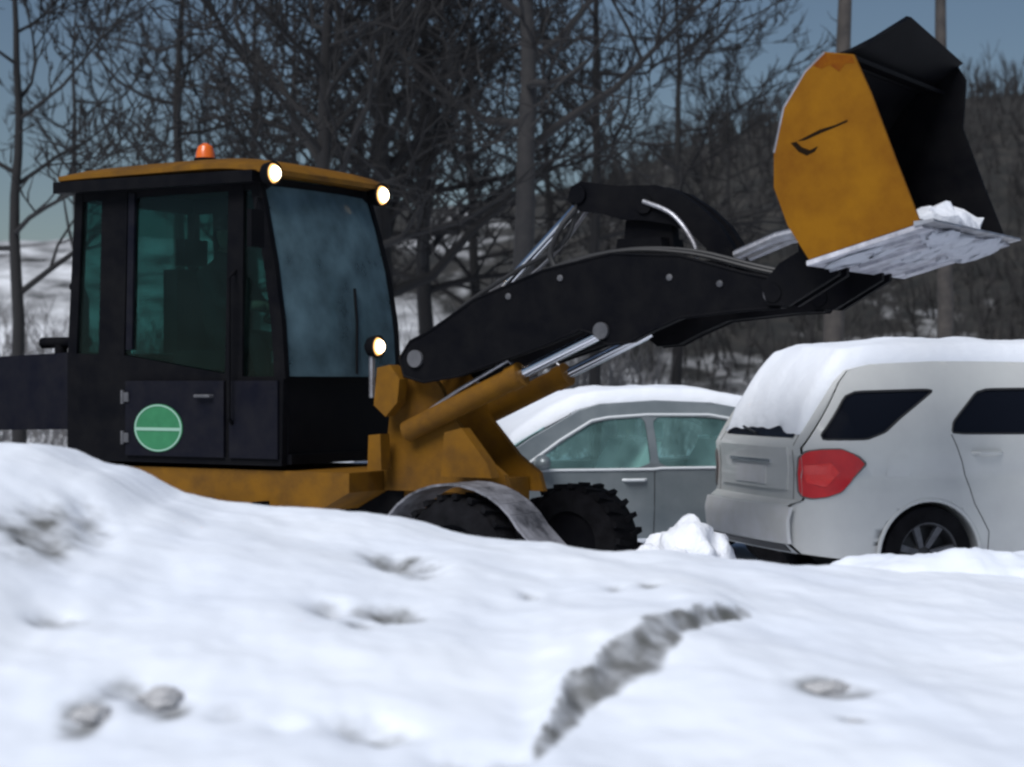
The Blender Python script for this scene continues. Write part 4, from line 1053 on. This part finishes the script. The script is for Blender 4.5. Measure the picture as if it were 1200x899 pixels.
# --- dark sedan facing left; local x runs forward, near side is +y
DO, DT = (.4919, 16.2733, 0), math.pi+R(14)
CAR = empty('sedan', DO, DT); tag(CAR, 'dark grey sedan with a snow covered roof behind the loader front wheels', 'car', 'parked cars')
def sd_hw(x, z):
    w = .90
    if z > .86: w -= .25*((z-.86)/.52)**1.2
    if z < .5: w -= .04*((.5-z)/.3)
    if x > 1.6: w -= .26*((x-1.6)/.6)**2
    if x < -2.2: w -= .20*((-2.2-x)/.5)**2
    return w
SD_OUT = [(2.10, .30), (2.17, .45), (2.14, .62), (1.98, .74), (1.2, .85), (.86, .90), (.55, 1.09), (.10, 1.32), (-.10, 1.375), (-.6, 1.405), (-1.1, 1.385), (-1.5, 1.31), (-2.05, 1.06), (-2.25, 1.02),
          (-2.60, 1.0), (-2.68, .85), (-2.70, .5), (-2.6, .32), (-2.02, .28)]+arch(-1.66, .33, .36)+[(-1.28, .25), (.92, .25)]+arch(1.28, .33, .36)+[(1.66, .28)]
FW = [(.62, .835), (.30, 1.05), (.0, 1.216), (-.15, 1.245), (-.47, 1.265), (-.47, .845)]
RW = [(-.54, .847), (-.54, 1.267), (-1.05, 1.262), (-1.40, 1.20), (-1.72, 1.06), (-1.62, .90), (-1.35, .858)]
FW, RW = chaikin(FW), chaikin(RW)
body = bmesh.new()
for s in (-1, 1):
    t = sheet(SD_OUT, [densify(FW, .1), densify(RW, .1)], lambda x, z: s*sd_hw(x, z), .1, .05)
    me_ = bpy.data.meshes.new('t'); t.to_mesh(me_); t.free(); body.from_mesh(me_); bpy.data.meshes.remove(me_)
def sd_skip(x, z, v):   # openings for the windscreen and the rear screen
    return (abs(v) < .9) and ((.16 < x < .80 and z > .90) or (-2.0 < x < -1.5 and z > 1.06))
sb = bmesh.new(); shell(sb, SD_OUT, sd_hw, lambda x, z: .03 if z > .8 else 0, sd_skip)
me_ = bpy.data.meshes.new('t'); sb.to_mesh(me_); sb.free(); body.from_mesh(me_); bpy.data.meshes.remove(me_)
bmesh.ops.remove_doubles(body, verts=body.verts[:], dist=.004)
obj('body', body, M['slate'], CAR, smooth=42)
for s in (-1, 1):
    for nm, w_ in (('front_window', FW), ('rear_side_window', RW)):
        o = obj(nm, sheet(w_, [], lambda x, z: s*(sd_hw(x, z)-.012), .1, .06), M['carglass'], CAR)
    tr_ = [(.66, .845), (.30, 1.075), (.0, 1.236), (-.15, 1.263), (-.5, 1.285), (-1.05, 1.282), (-1.42, 1.22), (-1.75, 1.07)]
    bm = bmesh.new(); tube(bm, [(x, s*(sd_hw(x, z)+.003), z) for x, z in densify(tr_+tr_[-1:], .06)[:-1] if True][:46], .013, 8); obj('window_trim', bm, M['satin'], CAR)
    bm = bmesh.new(); tube(bm, [(x, s*(sd_hw(x, .83)+.003), .832+.008*(x < -.5)) for x in frange(.62, -1.6, 30)], .011, 8); obj('belt_trim', bm, M['satin'], CAR)
    bm = bmesh.new(); box(bm, -.535, -.475, *sorted((s*.80, s*.83)), .84, 1.26)
    for v in bm.verts: v.co.y = s*(sd_hw(v.co.x, v.co.z)-(.002 if abs(v.co.y) > .81 else .03))
    obj('door_pillar', bm, M['trim'], CAR)
    for ln in ([(.70, .80), (.72, .55), (.66, .28)], [(-.50, .83), (-.50, .28)], [(-1.45, .83), (-1.38, .70), (-1.28, .5)]):
        P = [p for k in range(len(ln)-1) for p in [(ln[k][0]+(ln[k+1][0]-ln[k][0])*q/6, ln[k][1]+(ln[k+1][1]-ln[k][1])*q/6) for q in range(6)]]+[ln[-1]]
        bm = bmesh.new(); tube(bm, [(x, s*(sd_hw(x, z)+.0005), z) for x, z in P], .004, 5)
        obj('door_seam', bm, M['trim'], CAR)
    for hx in (-.22, -1.2):
        bm = bmesh.new(); tube(bm, [(hx, s*.89, .745), (hx-.03, s*.93, .745), (hx-.18, s*.93, .745), (hx-.21, s*.89, .745)], .012, 8); obj('door_handle', bm, M['satin'], CAR)
    bm = bmesh.new(); v_ = ellipsoid(bm, (.50, s*1.0, .90), (.07, .10, .065), 16, 10); tube(bm, [(.52, s*.86, .86), (.51, s*.95, .88)], .025, 8); obj('door_mirror', bm, M['slate'], CAR)
    car_wheel(CAR, 1.28, s*.78, s, .325, .21, 10); car_wheel(CAR, -1.66, s*.78, s, .325, .21, 10)
    bm = bmesh.new(); hexa(bm, [(2.02, s*.45, .58), (1.80, s*.84, .60), (1.75, s*.80, .60), (1.9, s*.45, .58), (1.99, s*.45, .69), (1.72, s*.84, .73), (1.70, s*.80, .73), (1.9, s*.45, .69)]); obj('headlamp', bm, M['clear_lens'], CAR, bevel=.01)
pane('windscreen', [(.84, -.68, .91), (.84, .68, .91), (.14, .56, 1.315), (.14, -.56, 1.315)], M['carglass'], CAR)
pane('rear_screen', [(-1.48, -.56, 1.325), (-1.48, .56, 1.325), (-2.02, .64, 1.085), (-2.02, -.64, 1.085)], M['carglass'], CAR)
for x, w in ((-.45, .27), (-1.25, .5)):
    for y in ((-.38, .38) if w < .4 else (0,)):
        bm = bmesh.new(); W = w if w > .4 else .25
        hexa(bm, [(x-.02, y-W, .50), (x+.16, y-W, .50), (x+.16, y+W, .50), (x-.02, y+W, .50), (x-.22, y-W*.8, 1.05), (x-.11, y-W*.8, 1.05), (x-.11, y+W*.8, 1.05), (x-.22, y+W*.8, 1.05)])
        se = obj('seat', bm, M['car_seat'], CAR, bevel=.04)
        for hy in ((0,) if w < .4 else (-.33, .33)):
            bm = bmesh.new(); box(bm, x-.26, x-.16, y+hy-.12, y+hy+.12, 1.08, 1.22); tube(bm, [(x-.2, y+hy, 1.0), (x-.21, y+hy, 1.1)], .02, 6); obj('headrest', bm, M['car_seat'], se, bevel=.03)
bm = bmesh.new(); box(bm, -1.9, .9, -.76, .76, .36, .48); box(bm, .45, .84, -.72, .72, .60, .82); obj('interior_floor', bm, M['interior'], CAR, bevel=.02)
def sd_top(x, y):
    P = [(-2.7, .98), (-2.25, 1.02), (-2.05, 1.06), (-1.5, 1.31), (-1.1, 1.385), (-.6, 1.405), (-.10, 1.375), (.10, 1.32), (.55, 1.09), (.86, .90), (1.2, .85), (1.98, .74)]
    z = P[0][1]
    for (a, za), (c, zc) in zip(P, P[1:]):
        if x >= a: z = za+(zc-za)*min(1, (x-a)/(c-a))
    return z+.03*(1-(y/.7)**2)
snow_cap('roof_snow', 'snow layer on the roof and windscreen of the dark sedan', -1.55, .70, -.60, .60, sd_top, .105, DO, DT, .12, 5)
snow_cap('roof_snow', 'snow layer on the bonnet of the dark sedan, behind the loader', .92, 1.95, -.70, .70, sd_top, .08, DO, DT, .12, 8)
snow_cap('roof_snow', 'snow layer on the boot lid of the dark sedan', -2.62, -2.05, -.62, .62, sd_top, .09, DO, DT, .12, 9)
